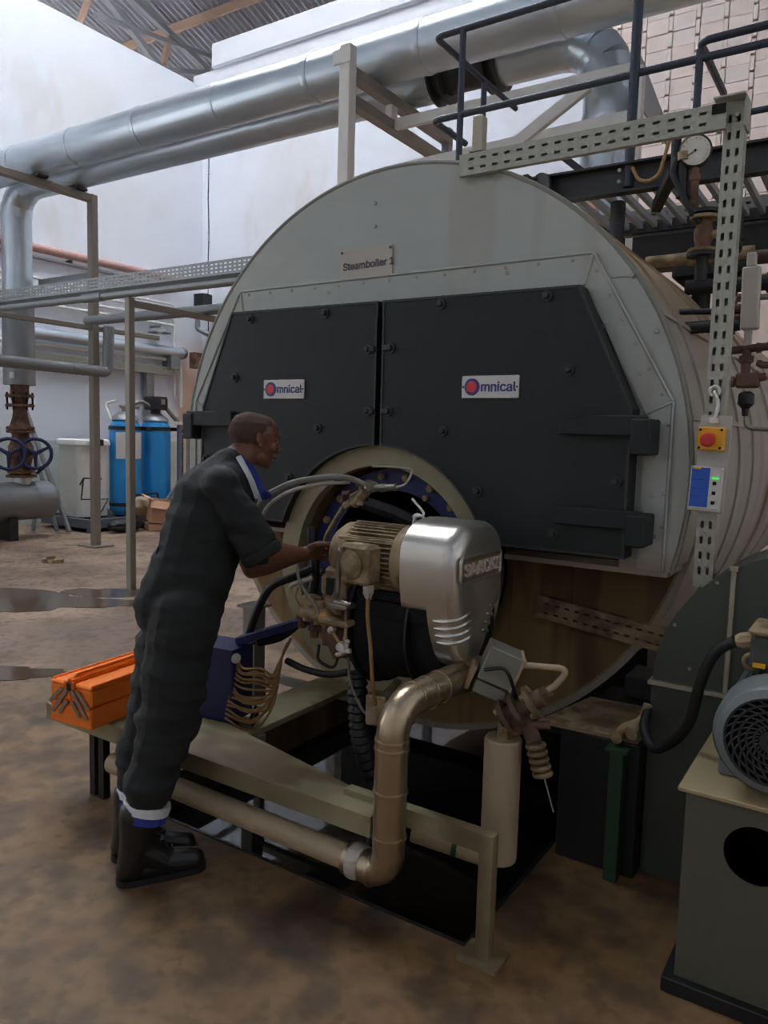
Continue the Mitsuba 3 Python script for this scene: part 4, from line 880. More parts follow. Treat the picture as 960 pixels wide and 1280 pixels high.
# ================================================================== overhead pipes, racks and the gallery above the boiler
def flange_pair(parent, C, axis, r, w, mat, nb=8, bolt=.012):
    axis = unit(axis); part(parent, 'flange', lathe([(0, 0), (r, 0), (r, w), (0, w)], np.asarray(C, float) - axis * w / 2, axis, 32), mat)
    x, y, _ = frame(axis)
    for i in range(nb):
        t = 2 * np.pi * (i + .5) / nb; part(parent, 'flange_bolt', hexbolt(np.asarray(C, float) + r * .84 * (math.cos(t) * x + math.sin(t) * y) - axis * (w / 2 + .4 * bolt), axis, bolt, w + bolt), mat)
def build_overhead():
    z1, y1, r1 = 4.77, 2.78, .205
    a = thing('steam_main', 'large silver clad steam main running under the roof, the nearer of the two overhead pipes', 'pipe')
    xs = list(-9.58 + 1.15 * np.arange(13))
    for q in range(len(xs) - 1): part(a, 'cladding', lathe([(r1 - .03, 0), (r1, 0), (r1, 1.15), (r1 - .03, 1.15)], (xs[q], y1, z1), (1, 0, 0), 48), M_galv, 30)
    for x in xs[1:-1]: part(a, 'joint_band', lathe([(r1 - .01, -.03), (r1 + .005, -.03), (r1 + .009, 0), (r1 + .005, .03), (r1 - .01, .03)], (x, y1, z1), (1, 0, 0), 48), M_galv, 30)
    b = thing('exhaust_duct', 'silver clad duct with elbows at both ends, running beside the steam main', 'duct')
    z2, y2, r2 = 4.77, 3.32, .195
    L = thing('down_pipe', 'silver clad pipe dropping from the overhead duct at the left edge to the brown valves', 'pipe')
    def elbow(parent, C, a0, a1, R0, sx):
        ts = np.linspace(0, np.pi / 2, 5)
        mids = [C + R0 * (A(sx * math.sin(t), 0, math.cos(t))) for t in ts]
        for q in range(4):
            n0, n1 = [A(sx * math.cos(t), 0, -math.sin(t)) for t in (ts[q], ts[q + 1])]
            part(parent, 'elbow_segment', tube([mids[q] - n0 * .004, mids[q + 1] + n1 * .004], r2 + .003 * (q % 2), 36), M_galv, 40)
    # duct: left elbow, straight run with a black compensator, right elbow and stub down behind the boiler
    xl, xr, Re = -8.25, -.17, .38
    elbow(b, A(xr - Re, y2, z2 - Re), 0, 0, Re, 1)
    for q, (xa, xb) in enumerate(((xl + Re, -6.4), (-6.4, -5.1), (-5.1, -3.8), (-3.8, -2.5), (-2.5, -1.72), (-1.1, xr - Re))):
        part(b, 'cladding', lathe([(r2 - .03, 0), (r2 - .002 * (q % 2), 0), (r2 - .002 * (q % 2), xb - xa), (r2 - .03, xb - xa)], (xa, y2, z2), (1, 0, 0), 48), M_galv, 30)
    part(b, 'compensator', lathe([(.0, 0), (r2 * .82, 0), (r2 * .82, .62), (0, .62)], (-1.72, y2, z2), (1, 0, 0), 40), M_beam, 30, 'dark bare section of the duct')
    for x in (-1.72, -1.62, -1.2, -1.1): part(b, 'flange', lathe([(0, 0), (r2 + .04, 0), (r2 + .04, .022), (0, .022)], (x - .011, y2, z2), (1, 0, 0), 40), M_beam)
    part(b, 'riser', cyl((xr, y2, 2.74), (xr, y2, z2 - Re), r2, 48), M_galv)
    for z in (4.1, 3.45): part(b, 'riser_band', lathe([(r2 - .01, -.03), (r2 + .006, -.03), (r2 + .009, 0), (r2 + .006, .03), (r2 - .01, .03)], (xr, y2, z), (0, 0, 1), 48), M_galv, 30)
    elbow(b, A(xl + Re, y2, z2 - Re), 0, 0, Re, -1)
    part(L, 'cladding', cyl((xl, y2, 2.15), (xl, y2, 3.3), r2 + .01, 48), M_galvd); part(L, 'cladding', cyl((xl, y2, 3.3), (xl, y2, z2 - Re), r2, 48), M_galv)
    part(L, 'end_cap', lathe([(.09, 0), (r2 + .014, 0), (r2 + .014, .02), (.09, .02)], (xl, y2, 2.14), (0, 0, 1), 48), M_galvd)
    part(L, 'clip', bb(xl + .10, xl + .16, y2 - .20, y2 - .17, 2.22, 2.30), M_plate, False)
    # first rack: square post with base plate, two arms
    p = thing('pipe_rack', 'tall square steel post with an arm that carries both overhead pipes on the left', 'pipe rack')
    part(p, 'post', bb(-6.95, -6.85, 3.48, 3.58, .02, 4.55, .008), M_post, False); part(p, 'base_plate', bb(-7.08, -6.72, 3.38, 3.68, 0, .022), M_post, False)
    part(p, 'arm', bb(-6.945, -6.855, 1.8, 3.48, 4.45, 4.545, .008), M_post, False); part(p, 'low_arm', bb(-6.93, -6.87, 1.8, 4.6, 2.84, 2.90, .006), M_post, False)
    part(p, 'tie_bar', bb(-8.05, -6.95, 3.50, 3.56, 3.50, 3.58), M_galvd, False)
    for y in (y1, y2): part(p, 'pipe_shoe', cat(bb(-7.0, -6.8, y - .07, y + .07, 4.545, 4.575)), M_beam, False)
    # second rack beyond the boiler
    q = thing('pipe_rack', 'pale steel pipe rack with lattice arm rising behind the boiler top', 'pipe rack')
    part(q, 'post', bb(-2.045, -1.94, 2.28, 2.38, 0, 4.70, .006), M_white, False, 'pale upright channel')
    part(q, 'top_cleat', bb(-2.10, -1.93, 2.27, 2.29, 4.55, 4.66), M_white, False)
    for z in (4.36, 4.575): part(q, 'lattice_arm', bar((-2.0, 2.38, z - .06), (-2.0, 4.05, z - .06), .09, .085), M_post, False)
    part(q, 'end_post', bb(-2.04, -1.96, 3.98, 4.06, 0, 4.62), M_galvd, False)
    part(q, 'batten', bb(-2.03, -1.97, 2.95, 3.05, 4.34, 4.52), M_white, False)
    part(q, 'beam', bar((-1.95, 3.0, 4.31), (.16, 3.0, 4.315), .05, .09), M_white, False); part(q, 'beam', bar((-1.95, 3.02, 3.93), (.16, 3.02, 3.99), .05, .09), M_white, False)
    part(q, 'diagonal_brace', bar((-.22, 2.99, 4.27), (-1.05, 2.99, 3.80), .09, .05, (0, 1, 0)), M_white, False); part(q, 'diagonal_brace', bar((-.62, 3.04, 3.97), (-.12, 3.04, 3.55), .05, .04, (0, 1, 0)), M_beam, False)
    part(q, 'end_plate', ext([(0, 0), (.95, 0), (.95, .12), (.0, .34)], .012, (.15, 3.0, 4.06), (0, 1, 0), (0, 0, 1)), M_truss, False)
    part(q, 'outer_post', bb(.12, .19, 2.97, 3.05, 2.80, 4.32), M_white, False)
    # low rack on the left: slim post, perforated tray with a pipe below
    t = thing('tray_post', 'slim square steel post that holds up the perforated cable channel', 'post')
    part(t, 'post', bb(-4.335, -4.265, 1.985, 2.055, 0, 2.835, .006), M_post, False); part(t, 'arm', bb(-4.33, -4.27, 2.055, 3.9, 2.755, 2.815, .005), M_post, False)
    c = thing('cable_channel', 'galvanised perforated cable channel crossing from the left edge to the boiler', 'cable tray')
    part(c, 'channel', perf((-9.4, 2.0, 3.0), (-1.1, 2.0, 3.0), .125, .03, (0, -1, 0), .055, (.032, .014), 3, back=False), M_galvd, False)
    part(c, 'under_rail', bb(-9.4, -1.1, 1.99, 2.09, 2.90, 2.935), M_beam, False)
    u = thing('slung_pipe', 'grey pipe slung directly under the perforated cable channel', 'pipe')
    part(u, 'pipe', cyl((-9.4, 2.02, 2.875), (-1.1, 2.02, 2.875), .038, 24), M_galvd); part(u, 'coupling', cyl((-5.0, 2.02, 2.875), (-4.7, 2.02, 2.875), .046, 24), M_galvd)
    g = thing('branch_pipe', 'grey pipe lying on the slim post\'s arm behind the cable channel', 'pipe')
    part(g, 'pipe', cyl((-6.3, 3.0, 2.86), (-1.6, 3.0, 2.86), .055, 24), M_fanlip if 0 else M_galvd); part(g, 'clamp', lathe([(.05, 0), (.062, 0), (.062, .05), (.05, .05)], (-4.0, 3.0, 2.86), (1, 0, 0), 24), M_galvd)
    k = thing('drop_pipe', 'small lagged pipe running level across the left edge and turning up at the tall post', 'pipe')
    part(k, 'pipe', tube(fillet([(-6.765, 1.4, 2.33), (-6.765, 3.64, 2.31), (-6.765, 3.66, 2.9)], .08), .07, 24), M_galvd, 40)
    for y in (2.6, 3.1): part(k, 'joint_ring', lathe([(.06, -.008), (.074, -.008), (.074, .008), (.06, .008)], (-6.765, y, 2.32), (0, 1, -.01), 24), M_galvd)
build_overhead()

def build_gallery():
    # perforated frame that stands before the boiler's flank
    f = thing('strut_frame', 'grey perforated channel frame: post beside the boiler front and rail over its top', 'frame')
    part(f, 'post', perf((1.363, .005, 2.765), (1.363, .005, 1.08), .066, .06, (0, -1, 0), .056, (.026, .011), 2), M_strut, False)
    part(f, 'top_rail', perf((.33, -.045, 2.70), (1.345, -.045, 2.705), .085, .024, (0, -1, 0), .052, (.024, .010), 2), M_strut, False)
    part(f, 'corner_plate', cat(bb(1.30, 1.40, -.045, .07, 2.765, 2.771), bb(1.396, 1.402, -.02, .07, 2.67, 2.771)), M_strut, False)
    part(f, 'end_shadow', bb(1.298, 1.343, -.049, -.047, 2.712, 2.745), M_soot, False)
    part(f, 'bracket', cat(bb(.385, .43, -.045, .0, 2.75, 2.885, .003), bb(.375, .44, -.05, .03, 2.745, 2.751)), M_fanlip, False)
    part(f, 'bolt', hexbolt((1.372, .003, 2.715), (0, -1, 0), .009, .01), M_steel)
    # control plate with the emergency stop and controller
    cp = thing('control_plate', 'narrow light grey mounting plate fixed on the perforated post', 'mounting plate')
    part(cp, 'plate', obox((1.375, -.035, 1.525), (1, 0, -.03), (0, 1, 0), (.03, 0, 1), .104, .008, .345, .001), M_panelgrey, False)
    part(cp, 'cable_gland', cat(torus((1.362, -.010, 1.783), (0, 1, 0), .016, .006, 20, 8)), M_plate); part(cp, 'cable_entry', bb(1.358, 1.388, -.06, -.038, 1.668, 1.69, .003), M_plate, False)
    part(cp, 'cable', tube(smoothline([(1.362, .0, 1.783), (1.366, -.022, 1.775), (1.380, -.03, 1.74), (1.378, -.045, 1.69)]), .006, 8), M_plate, 40)
    e = thing('emergency_stop', 'yellow emergency stop box with a red mushroom button', 'emergency stop')
    part(e, 'box', obox((1.372, -.062, 1.615), (1, 0, -.03), (0, 1, 0), (.03, 0, 1), .086, .046, .080, .004), M_yellow, False)
    part(e, 'collar', lathe([(0, 0), (.028, 0), (.028, .004), (0, .004)], (1.368, -.085, 1.612), (0, -1, 0), 32), M_yellow)
    part(e, 'button', lathe([(0, 0), (.014, 0), (.014, .012), (.023, .014), (.0245, .022), (.020, .031), (0, .034)], (1.368, -.088, 1.612), (0, -1, 0), 36), M_red, 40, 'red mushroom button')
    for sx in (-1, 1):
        for sz in (-1, 1): part(e, 'screw', hexbolt((1.372 + sx * .034 + .001 * sz, -.085, 1.615 + sz * .031), (0, -1, 0), .0045, .002, 8), M_soot)
    c = thing('boiler_controller', 'small controller with blue front label, green light and black buttons, under the emergency stop', 'controller')
    U, W = unit((1, 0, -.03)), unit((.03, 0, 1)); V = np.cross(W, U); C0 = A(1.363, -.058, 1.440)
    D = lambda u0, u1, z0, z1, d0, d1, ch=0: place(bb(u0, u1, d0, d1, z0, z1, ch), C0, U, (0, 1, 0), W)
    part(c, 'case', D(-.052, .052, -.078, .078, -.012, .02, .003), M_plate, False); part(c, 'blue_label', D(-.048, .012, -.064, .074, -.0135, -.012), M_panelblue, False)
    part(c, 'yellow_strip', D(-.044, -.018, .068, .075, -.0145, -.0135), M_yellow, False); part(c, 'lower_flap', D(-.050, .050, -.077, -.066, -.014, -.012, .0005), M_panelgrey, False)
    for i, z in enumerate((.022, -.012, -.046)): part(c, 'button', D(.024, .036, z - .006, z + .006, -.016, -.012, .001), M_soot, False)
    led = mikit.ply(D(.020, .042, .036, .043, -.0145, -.012), 'm_led'); led['emitter'] = {'type': 'area', 'radiance': {'type': 'rgb', 'value': [.15, 1.4, .2]}}
    scene[c + '__indicator_light'] = led
    for i in range(3): part(c, 'label_line', D(-.042, -.004 - .006 * i, .03 - .03 * i, .032 - .03 * i, -.0142, -.0135), M_inkblue, False)
    # pressure gauge with its siphon, switch and rusty valve
    g = thing('pressure_gauge', 'round white dialled pressure gauge hanging behind the perforated rail', 'pressure gauge')
    n = unit((.25, -1, -.02)); gc = A(1.075, .76, 2.885); x, y, _ = frame(n)
    part(g, 'case', lathe([(0, 0), (.066, 0), (.070, .006), (.070, .040), (.064, .044), (.062, .038), (0, .036)], gc - n * .04, n, 48), M_black, 30)
    part(g, 'dial', lathe([(0, 0), (.0625, 0), (.0625, .002), (0, .002)], gc - n * .002, n, 48), M_dial)
    part(g, 'needle', place(bar((0, 0, 0), (-.040, -.028, 0), .0022, .0025), gc + n * .003, x, y, n), M_soot, False); part(g, 'needle_hub', cyl(gc, gc + n * .006, .005, 16), M_soot)
    for i in range(13):
        t = math.radians(225 - 22.5 * i); part(g, 'tick', place(bar((.048 * math.cos(t), .048 * math.sin(t), 0), (.056 * math.cos(t), .056 * math.sin(t), 0), .0015, .001, (0, 0, 1)), gc + n * .001, x, y, n), M_soot, False)
    part(g, 'stem', cat(cyl(gc + A(0, .02, -.07), gc + A(.005, .02, -.27), .018, 14), hexbolt(gc + A(0, .02, -.10), (0, 0, -1), .026, .03), hexbolt(gc + A(.003, .02, -.21), (0, 0, -1), .024, .03)), M_rust)
    part(g, 'top_cock', cat(cyl(gc + A(-.0, .02, .07), gc + A(0, .02, .12), .018), bb(gc[0] - .03, gc[0] + .03, .76, .80, gc[2] + .085, gc[2] + .105)), M_black)
    part(g, 'lever_switch', cat(cyl(gc + A(-.09, .02, .12), gc + A(-.085, .02, -.05), .022, 14), cyl(gc + A(-.055, .02, .02), gc + A(-.05, .02, -.19), .026, 14), cyl(gc + A(-.03, .03, -.10), gc + A(-.01, .03, -.22), .02, 12)), M_black, 30)
    part(g, 'brass_neck', cyl(gc + A(-.052, .0, .0), gc + A(-.05, .0, -.035), .024, 14), M_dust)
    obj('gauge_hose', tube(smoothline([gc + A(-.075, .0, -.02), gc + A(-.09, .0, -.08), gc + A(-.05, .0, -.17), gc + A(.0, .0, -.26), gc + A(.035, .02, -.31)]), .014, 10), M_black, 'black hose dropping from the gauge switch to the rusty valve', 'hose')
    v = thing('gauge_valve', 'small rusty flanged valve below the pressure gauge, with a dark handwheel', 'valve')
    vc = A(1.125, .80, 2.525)
    part(v, 'body', lathe([(0, -.075), (.030, -.075), (.030, -.05), (.040, -.02), (.042, .01), (.030, .05), (.030, .075), (0, .075)], vc, (0, 0, 1), 24), M_rust)
    for z in (-.075, .068): part(v, 'flange', lathe([(0, 0), (.062, 0), (.062, .014), (0, .014)], vc + A(0, 0, z), (0, 0, 1), 28), M_dust)
    for z in (-.095, .09): part(v, 'gasket_flange', lathe([(0, 0), (.066, 0), (.066, .016), (0, .016)], vc + A(0, 0, z), (0, 0, 1), 28), M_black)
    part(v, 'bonnet', cyl(vc, vc + A(.14, .01, 0), .020, 14), M_dust); part(v, 'handwheel', cat(torus(vc + A(.15, .01, -.02), (1, .1, 0), .06, .010, 28, 8), bar(vc + A(.15, .01, -.08), vc + A(.15, .01, .04), .012, .01), bar(vc + A(.15, -.05, -.02), vc + A(.15, .07, -.02), .012, .01)), M_black)
    part(v, 'pipe_below', cyl(vc - A(0, 0, .20), vc - A(0, 0, .09), .028, 14), M_black)
    # water level instrument on the flank
    w = thing('level_gauge', 'dusty boxed water level gauge with drain cock on the boiler flank', 'level gauge')
    part(w, 'glass_case', obox((1.375, .55, 2.19), (1, 0, .03), (0, 1, 0), (-.03, 0, 1), .068, .05, .25, .006), M_plateold, False); part(w, 'top_strap', bb(1.352, 1.387, .53, .57, 2.315, 2.37, .004), M_plateold, False)
    for z in (2.09, 2.12, 2.16, 2.20): part(w, 'side_bolt', hexbolt((1.338, .55, z), (-1, 0, .03), .013, .016), M_rust)
    part(w, 'lower_strap', bb(1.36, 1.39, .54, .56, 1.93, 2.07, .003), M_plateold, False)
    part(w, 'cock', cat(cyl((1.375, .55, 1.99), (1.375, .55, 1.86), .018, 14), hexbolt((1.375, .55, 1.96), (0, 0, -1), .028, .03), bb(1.34, 1.43, .53, .58, 1.83, 1.89, .008), cyl((1.335, .55, 1.855), (1.325, .55, 1.855), .022), hexbolt((1.425, .55, 1.87), (1, 0, .2), .018, .03)), M_rust)
    part(w, 'drain', lathe([(0, 0), (.016, 0), (.030, .01), (.032, .05), (.014, .07), (.012, .10), (0, .10)], (1.385, .55, 1.815), (0, 0, -1), 20), M_black)
    part(w, 'drain_tube', tube(fillet([(1.387, .55, 1.73), (1.39, .55, 1.665), (1.60, .55, 1.655)], .03), .008, 8), M_steel)
    part(w, 'side_cock', cat(cyl((1.27, .56, 1.98), (1.46, .54, 1.995), .016, 12), cyl((1.28, .56, 2.04), (1.28, .56, 1.92), .030, 14), hexbolt((1.41, .545, 1.99), (1, 0, .05), .022, .02), tube(smoothline([(1.42, .55, 1.93), (1.45, .54, 1.92), (1.55, .54, 1.93)]), .014, 8)), M_rust)
    part(w, 'nozzle', cyl((1.10, .56, 2.155), (1.34, .56, 2.145), .013, 12), M_black); part(w, 'nozzle', cyl((1.10, .56, 2.085), (1.34, .56, 2.09), .026, 14), M_black); part(w, 'nozzle', cyl((1.25, .56, 2.19), (1.6, .56, 2.20), .012, 12), M_galvd)
    # gallery over the boiler
    b = thing('gallery_beam', 'black steel beam carrying the gallery across the boiler top', 'beam')
    part(b, 'web', bb(-.02, 3.2, 1.5, 1.512, 2.965, 3.125), M_beam, False); part(b, 'flange', bb(-.02, 3.2, 1.44, 1.512, 3.113, 3.125), M_beam, False); part(b, 'flange', bb(-.02, 3.2, 1.44, 1.512, 2.965, 2.977), M_beam, False)
    part(b, 'end_plate', cat(lathe([(0, 0), (.09, 0), (.09, .014), (0, .014)], (.07, 1.45, 3.05), (-.5, -1, 0), 24), bb(-.03, .0, 1.42, 1.6, 2.95, 3.14)), M_beam)
    for x in (.535, ):
        for z in (3.02, 3.08): part(b, 'bolt', hexbolt((x, 1.44, z), (0, -1, 0), .012, .012), M_steel)
    part(b, 'bearer', bar((.70, 1.6, 2.90), (.88, 1.2, 2.95), .05, .05), M_black, False)
    r = thing('gallery_railing', 'dark tubular railing of the gallery above the boiler', 'railing')
    rt = lambda pts, q=.02: tube(fillet(pts, .05), q, 12)
    part(r, 'top_rail', rt([(-.50, 2.9, 4.13), (-.70, 1.5, 4.10), (3.2, 1.5, 4.12)]) if 0 else rt([(-.70, 2.75, 4.11), (-.70, 1.5, 4.10), (3.2, 1.5, 4.13)]), M_rail, 40)
    part(r, 'mid_rail', rt([(-.70, 1.95, 3.60), (-.70, 1.5, 3.595), (3.2, 1.5, 3.62)]), M_rail, 40)
    part(r, 'top_rail', rt([(.93, 1.9, 3.69), (.90, 1.5, 3.70), (3.2, 1.5, 3.72)]) if 0 else rt([(.90, 2.2, 3.69), (.90, 1.5, 3.69), (3.2, 1.5, 3.72)]), M_rail, 40)
    part(r, 'low_rail', rt([(1.10, 1.5, 3.285), (3.2, 1.5, 3.32)], .016), M_rail, 40)
    for x, y, z0, z1 in ((-.505, 1.5, 2.7, 4.10), (.57, 1.49, 3.0, 4.6), (.905, 1.5, 3.12, 3.65), (-.70, 2.2, 2.7, 4.11), (2.4, 1.5, 3.1, 4.1)):
        part(r, 'stanchion', cyl((x, y, z0), (x, y, z1), .027 if x == .57 else .02, 14), M_rail)
    part(r, 'chain', tube(smoothline([(.60, 1.45, 3.09), (.64, 1.44, 3.02), (.70, 1.43, 3.0), (.75, 1.43, 3.03), (.77, 1.43, 3.10), (.80, 1.43, 3.22)]), .010, 8), M_tan, 40)
    vp = thing('vent_pipe', 'dark vertical vent pipe dropping below the gallery beam', 'pipe')
    part(vp, 'pipe', cyl((.48, 1.62, 2.68), (.48, 1.62, 2.965), .042, 20), M_beam); part(vp, 'coupling', cyl((.48, 1.62, 2.72), (.48, 1.62, 2.76), .05, 20), M_beam)
    gr = thing('gallery_grating', 'steel bar grating floor of the gallery seen from below', 'grating')
    for i in range(34): part(gr, 'bar', bb(.15 + .09 * i, .178 + .09 * i, 1.53, 2.28, 2.975, 3.01), M_truss, False)
    part(gr, 'edge', bb(.1, 3.2, 2.28, 2.32, 2.95, 3.02), M_beam, False)
    t = thing('gallery_tray', 'perforated tray and dark beam behind the gallery', 'cable tray')
    part(t, 'tray', perf((-.35, 2.38, 3.045), (3.2, 2.38, 3.03), .16, .05, (0, -1, 0), .07, (.04, .016), 3), M_strutd, False)
    part(t, 'beam', bb(.36, 3.2, 2.36, 2.46, 2.74, 2.95, .004), M_beam, False); part(t, 'beam_flange', bb(.40, 3.2, 2.30, 2.46, 2.72, 2.74), M_beam, False)
    obj('timber_post', bb(.06, .135, 2.25, 2.33, 2.77, 3.3), M_salmon, 'pale salmon painted upright behind the boiler shoulder', 'post', smooth=False)
    obj('salmon_rail', bb(.9, 3.0, 2.55, 2.6, 2.60, 2.68), M_salmon, 'pale salmon rail at the right edge behind the perforated post', 'rail', smooth=False)
    for k, (a_, b_, rr_, mt, lab) in enumerate((((.72, 1.4, 2.56), (1.25, 1.4, 2.565), .032, M_dust, 'dusty horizontal pipe just below the rusty gauge valve'), ((.90, 1.55, 2.44), (1.9, 1.55, 2.43), .04, M_black, 'black horizontal pipe over the boiler flank'), ((1.28, 1.0, 2.45), (2.1, 1.0, 2.46), .030, M_rust, 'rusty pipe stub right of the perforated post'))):
        q = thing('service_pipe', lab, 'pipe', 'pipes over the boiler flank'); part(q, 'pipe', cyl(a_, b_, rr_, 18), mt); part(q, 'coupling', cyl(A(*a_) * .6 + A(*b_) * .4, A(*a_) * .55 + A(*b_) * .45, rr_ * 1.3, 18), mt)
    d = thing('safety_manifold', 'cluster of dark valve bodies and pipes on the boiler flank behind the perforated post', 'manifold')
    part(d, 'body', cat(bb(.80, 1.2, 1.62, 1.9, 2.50, 2.64, .02)), M_black, False); part(d, 'stub', cyl((.95, 1.7, 2.35), (.95, 1.7, 2.80), .05), M_beam); part(d, 'stub', cyl((1.1, 1.7, 2.2), (1.1, 1.7, 2.75), .04), M_rust)
build_gallery()

# ================================================================== water treatment corner at the left wall
def build_left():
    X, Y = -8.25, 3.32
    h = thing('steam_header', 'grey lagged horizontal header vessel low at the left edge', 'header')
    part(h, 'shell', lathe([(0, 0), (.255, 0), (.27, .012), (.27, 2.20), (.22, 2.27), (.10, 2.31), (0, 2.315)], (X, 1.5, .53), (0, 1, 0), 48), M_galvd, 30)
    for y in (2.3, 3.0, 3.45): part(h, 'cladding_band', lathe([(.265, -.015), (.274, -.015), (.274, .015), (.265, .015)], (X, y, .53), (0, 1, 0), 48), M_galvd, 30)
    part(h, 'nozzle', lathe([(.0, 0), (.13, 0), (.13, .12), (0, .12)], (X, Y, .74), (0, 0, 1), 32), M_galv, 30)
    part(h, 'leg', bb(X - .2, X + .2, 3.02, 3.14, 0, .32, .004), M_black, False); part(h, 'leg', bb(X - .2, X + .2, 1.9, 2.02, 0, .32, .004), M_black, False)
    v = thing('stop_valve', 'rust brown gate valve stack standing on the header', 'valve')
    B = lambda prof, z, m=M_rust: lathe(prof, (X, Y, z), (0, 0, 1), 36)
    part(v, 'body', B([(0, 0), (.12, 0), (.125, .06), (.135, .18), (.16, .30), (.165, .42), (.12, .52), (.11, .60), (.13, .64), (.135, .72), (.10, .84), (.09, .92), (.10, 1.02), (.12, 1.16), (.12, 1.28), (0, 1.28)], .86), M_rust)
    for z in (.88, .94, 1.50, 1.545, 1.86, 1.99): flange_pair(v, (X, Y, z), (0, 0, 1), .185 if z > .9 else .2, .032, M_rust, 8, .016)
    for i in range(6):
        t = i * np.pi / 3; part(v, 'tie_rod', cyl((X + .16 * math.cos(t), Y + .16 * math.sin(t), 1.80), (X + .16 * math.cos(t), Y + .16 * math.sin(t), 2.04), .013, 8), M_soot)
    part(v, 'strut', cat(cyl((X + .2, Y + .1, .92), (X + .26, Y + .14, .98), .02), hexbolt((X + .26, Y + .14, .97), (0, 0, 1), .035, .05)), M_black)
    for k, (c, st) in enumerate((((X + .28, Y + .04, 1.20), (X + .05, Y + .03, 1.2)), ((X + .30, Y - .36, 1.20), (X + .02, Y - .08, 1.2)))):
        c = A(*c); ax = unit((.75, -.5, .0)); x, y, _ = frame(ax)
        w = part(v, 'handwheel', torus(c, ax, .205, .024, 40, 10), M_navy, 40, 'blue spoked handwheel')
        for s in range(3):
            t = 2.1 * s + .5; part(w, 'spoke', tube([c + ax * -.01, c + .2 * (math.cos(t) * x + math.sin(t) * y)], [.03, .017], 8), M_navy)
        part(w, 'hub', cyl(c - ax * .05, c + ax * .05, .035), M_navy); part(v, 'stem', cyl(A(*st), c, .028, 12), M_rust); part(v, 'bonnet', cyl(A(*st), A(*st) * .55 + c * .45, .075, 20), M_rust)
    for a_, b_, r_, lab in (((-9.08, 3.82, 2.08), (-8.20, 4.03, .03), .036, 'longer grey steel tube leaning on the wall beside the header'), ((-9.10, 3.96, 1.55), (-8.42, 3.98, .03), .03, 'shorter pale steel tube leaning behind the longer one'), ((-8.7, 3.82, .5), (-8.62, 3.72, .03), .028, 'short pale tube end standing under the header')):
        obj('leaning_tube', cyl(a_, b_, r_, 16), M_galvd, lab, 'tube', 'tubes leaning by the header')
    # skid with softener tanks and brine bin
    s = thing('softener_skid', 'blue grey channel steel skid under the water softener tanks', 'skid')
    x0, x1, y0, y1 = -9.25, -8.02, 4.25, 6.45
    for nm, q in (('channel', bb(x1 - .06, x1, y0, y1, .06, .20, .004)), ('channel', bb(x0, x0 + .06, y0, y1, .06, .20, .004)), ('channel', bb(x0, x1, y0, y0 + .06, .06, .20, .004)), ('channel', bb(x0, x1, y1 - .06, y1, .06, .20, .004))): part(s, nm, q, M_skid, False)
    part(s, 'deck', bb(x0 + .06, x1 - .06, y0 + .06, y1 - .06, .14, .18), M_black, False)
    for y in (y0, 5.5, y1 - .08): part(s, 'foot', bb(x1 - .08, x1, y, y + .08, 0, .06), M_skid, False)
    fy = 6.02
    part(s, 'upright', bb(-8.075, -8.015, fy - .03, fy + .03, .20, 1.70), M_skid, False)
    part(s, 'diagonal', bar((-8.045, fy - .02, .66), (-8.045, fy - .50, .20), .05, .05), M_skid, False); part(s, 'diagonal', bar((-8.045, fy + .02, .66), (-8.045, fy + .36, .20), .05, .05), M_skid, False)
    part(s, 'head_plate', bb(-8.09, -8.0, fy - .06, fy + .06, 1.66, 1.72), M_plate, False)
    for y, lab in ((5.20, 'blue water softener tank with a paper label, left of the pair'), (5.82, 'blue water softener tank with a black control valve on top, right of the pair')):
        t = thing('softener_tank', lab, 'water tank', 'blue softener tanks on the skid'); cx = -8.40
        part(t, 'vessel', lathe([(0, 0), (.18, 0), (.245, .08), (.245, 1.30), (.235, 1.42), (.19, 1.53), (.11, 1.60), (0, 1.63)], (cx, y, .20), (0, 0, 1), 48), M_tank, 40)
        part(t, 'dome_cap', lathe([(0, 0), (.10, -.02), (.19, -.085), (.215, -.125), (.217, -.127), (.218, -.12), (.194, -.075), (.104, -.005), (0, .02)], (cx, y, 1.838), (0, 0, 1), 40), M_galvd, 40)
        for z in (.34, 1.56): part(t, 'strap', lathe([(.24, 0), (.252, 0), (.252, .055), (.24, .055)], (cx, y, z), (0, 0, 1), 40), M_black, 30)
        for z in (.37, 1.585): part(t, 'strap_clamp', cat(bb(cx + .05, cx + .24, y + .24, y + .34, z - .03, z + .03), ), M_black, False)
        if y < 5.5:
            part(t, 'paper_label', lathe([(.2455, 0), (.2475, 0), (.2475, .42), (.2455, .42)], (cx, y, 1.10), (0, 0, 1), 48).slice_plane((cx + .11, y, 0), (1, -.15, 0)), M_plate, 30)
            part(t, 'valve_head', cat(cyl((cx, y, 1.84), (cx, y, 1.93), .05), cyl((cx, y - .1, 1.93), (cx, y + .28, 1.92), .022)), M_steel)
        else:
            part(t, 'valve_head', cat(bb(cx - .14, cx + .16, y - .13, y + .12, 1.90, 2.12, .015), cyl((cx, y, 1.80), (cx, y, 1.92), .08)), M_black, False, 'black control valve')
            part(t, 'display', bb(cx + .16, cx + .168, y - .02, y + .06, 1.99, 2.08), M_galvd, False); part(t, 'display', bb(cx + .16, cx + .168, y + .075, y + .115, 1.95, 2.08), M_rubber, False)
            part(t, 'hose', tube(smoothline([(cx, y - .1, 1.95), (cx, y - .3, 2.02), (cx, y - .5, 1.95), (cx + .05, y - .6, 1.90)]), .03, 10), M_grey, 40)
            part(t, 'hose', tube([(cx + .1, y + .1, 1.97), (cx + .15, y + .45, 1.62)], .035, 10), M_grey)
    b = thing('brine_bin', 'off white plastic brine bin with a lid, in front of the blue tanks', 'bin')
    prof = sg.box(-.40, -.36, .40, .36).buffer(.0); o = radial(sg.box(-.20, -.18, .20, .18).buffer(.12), 64)
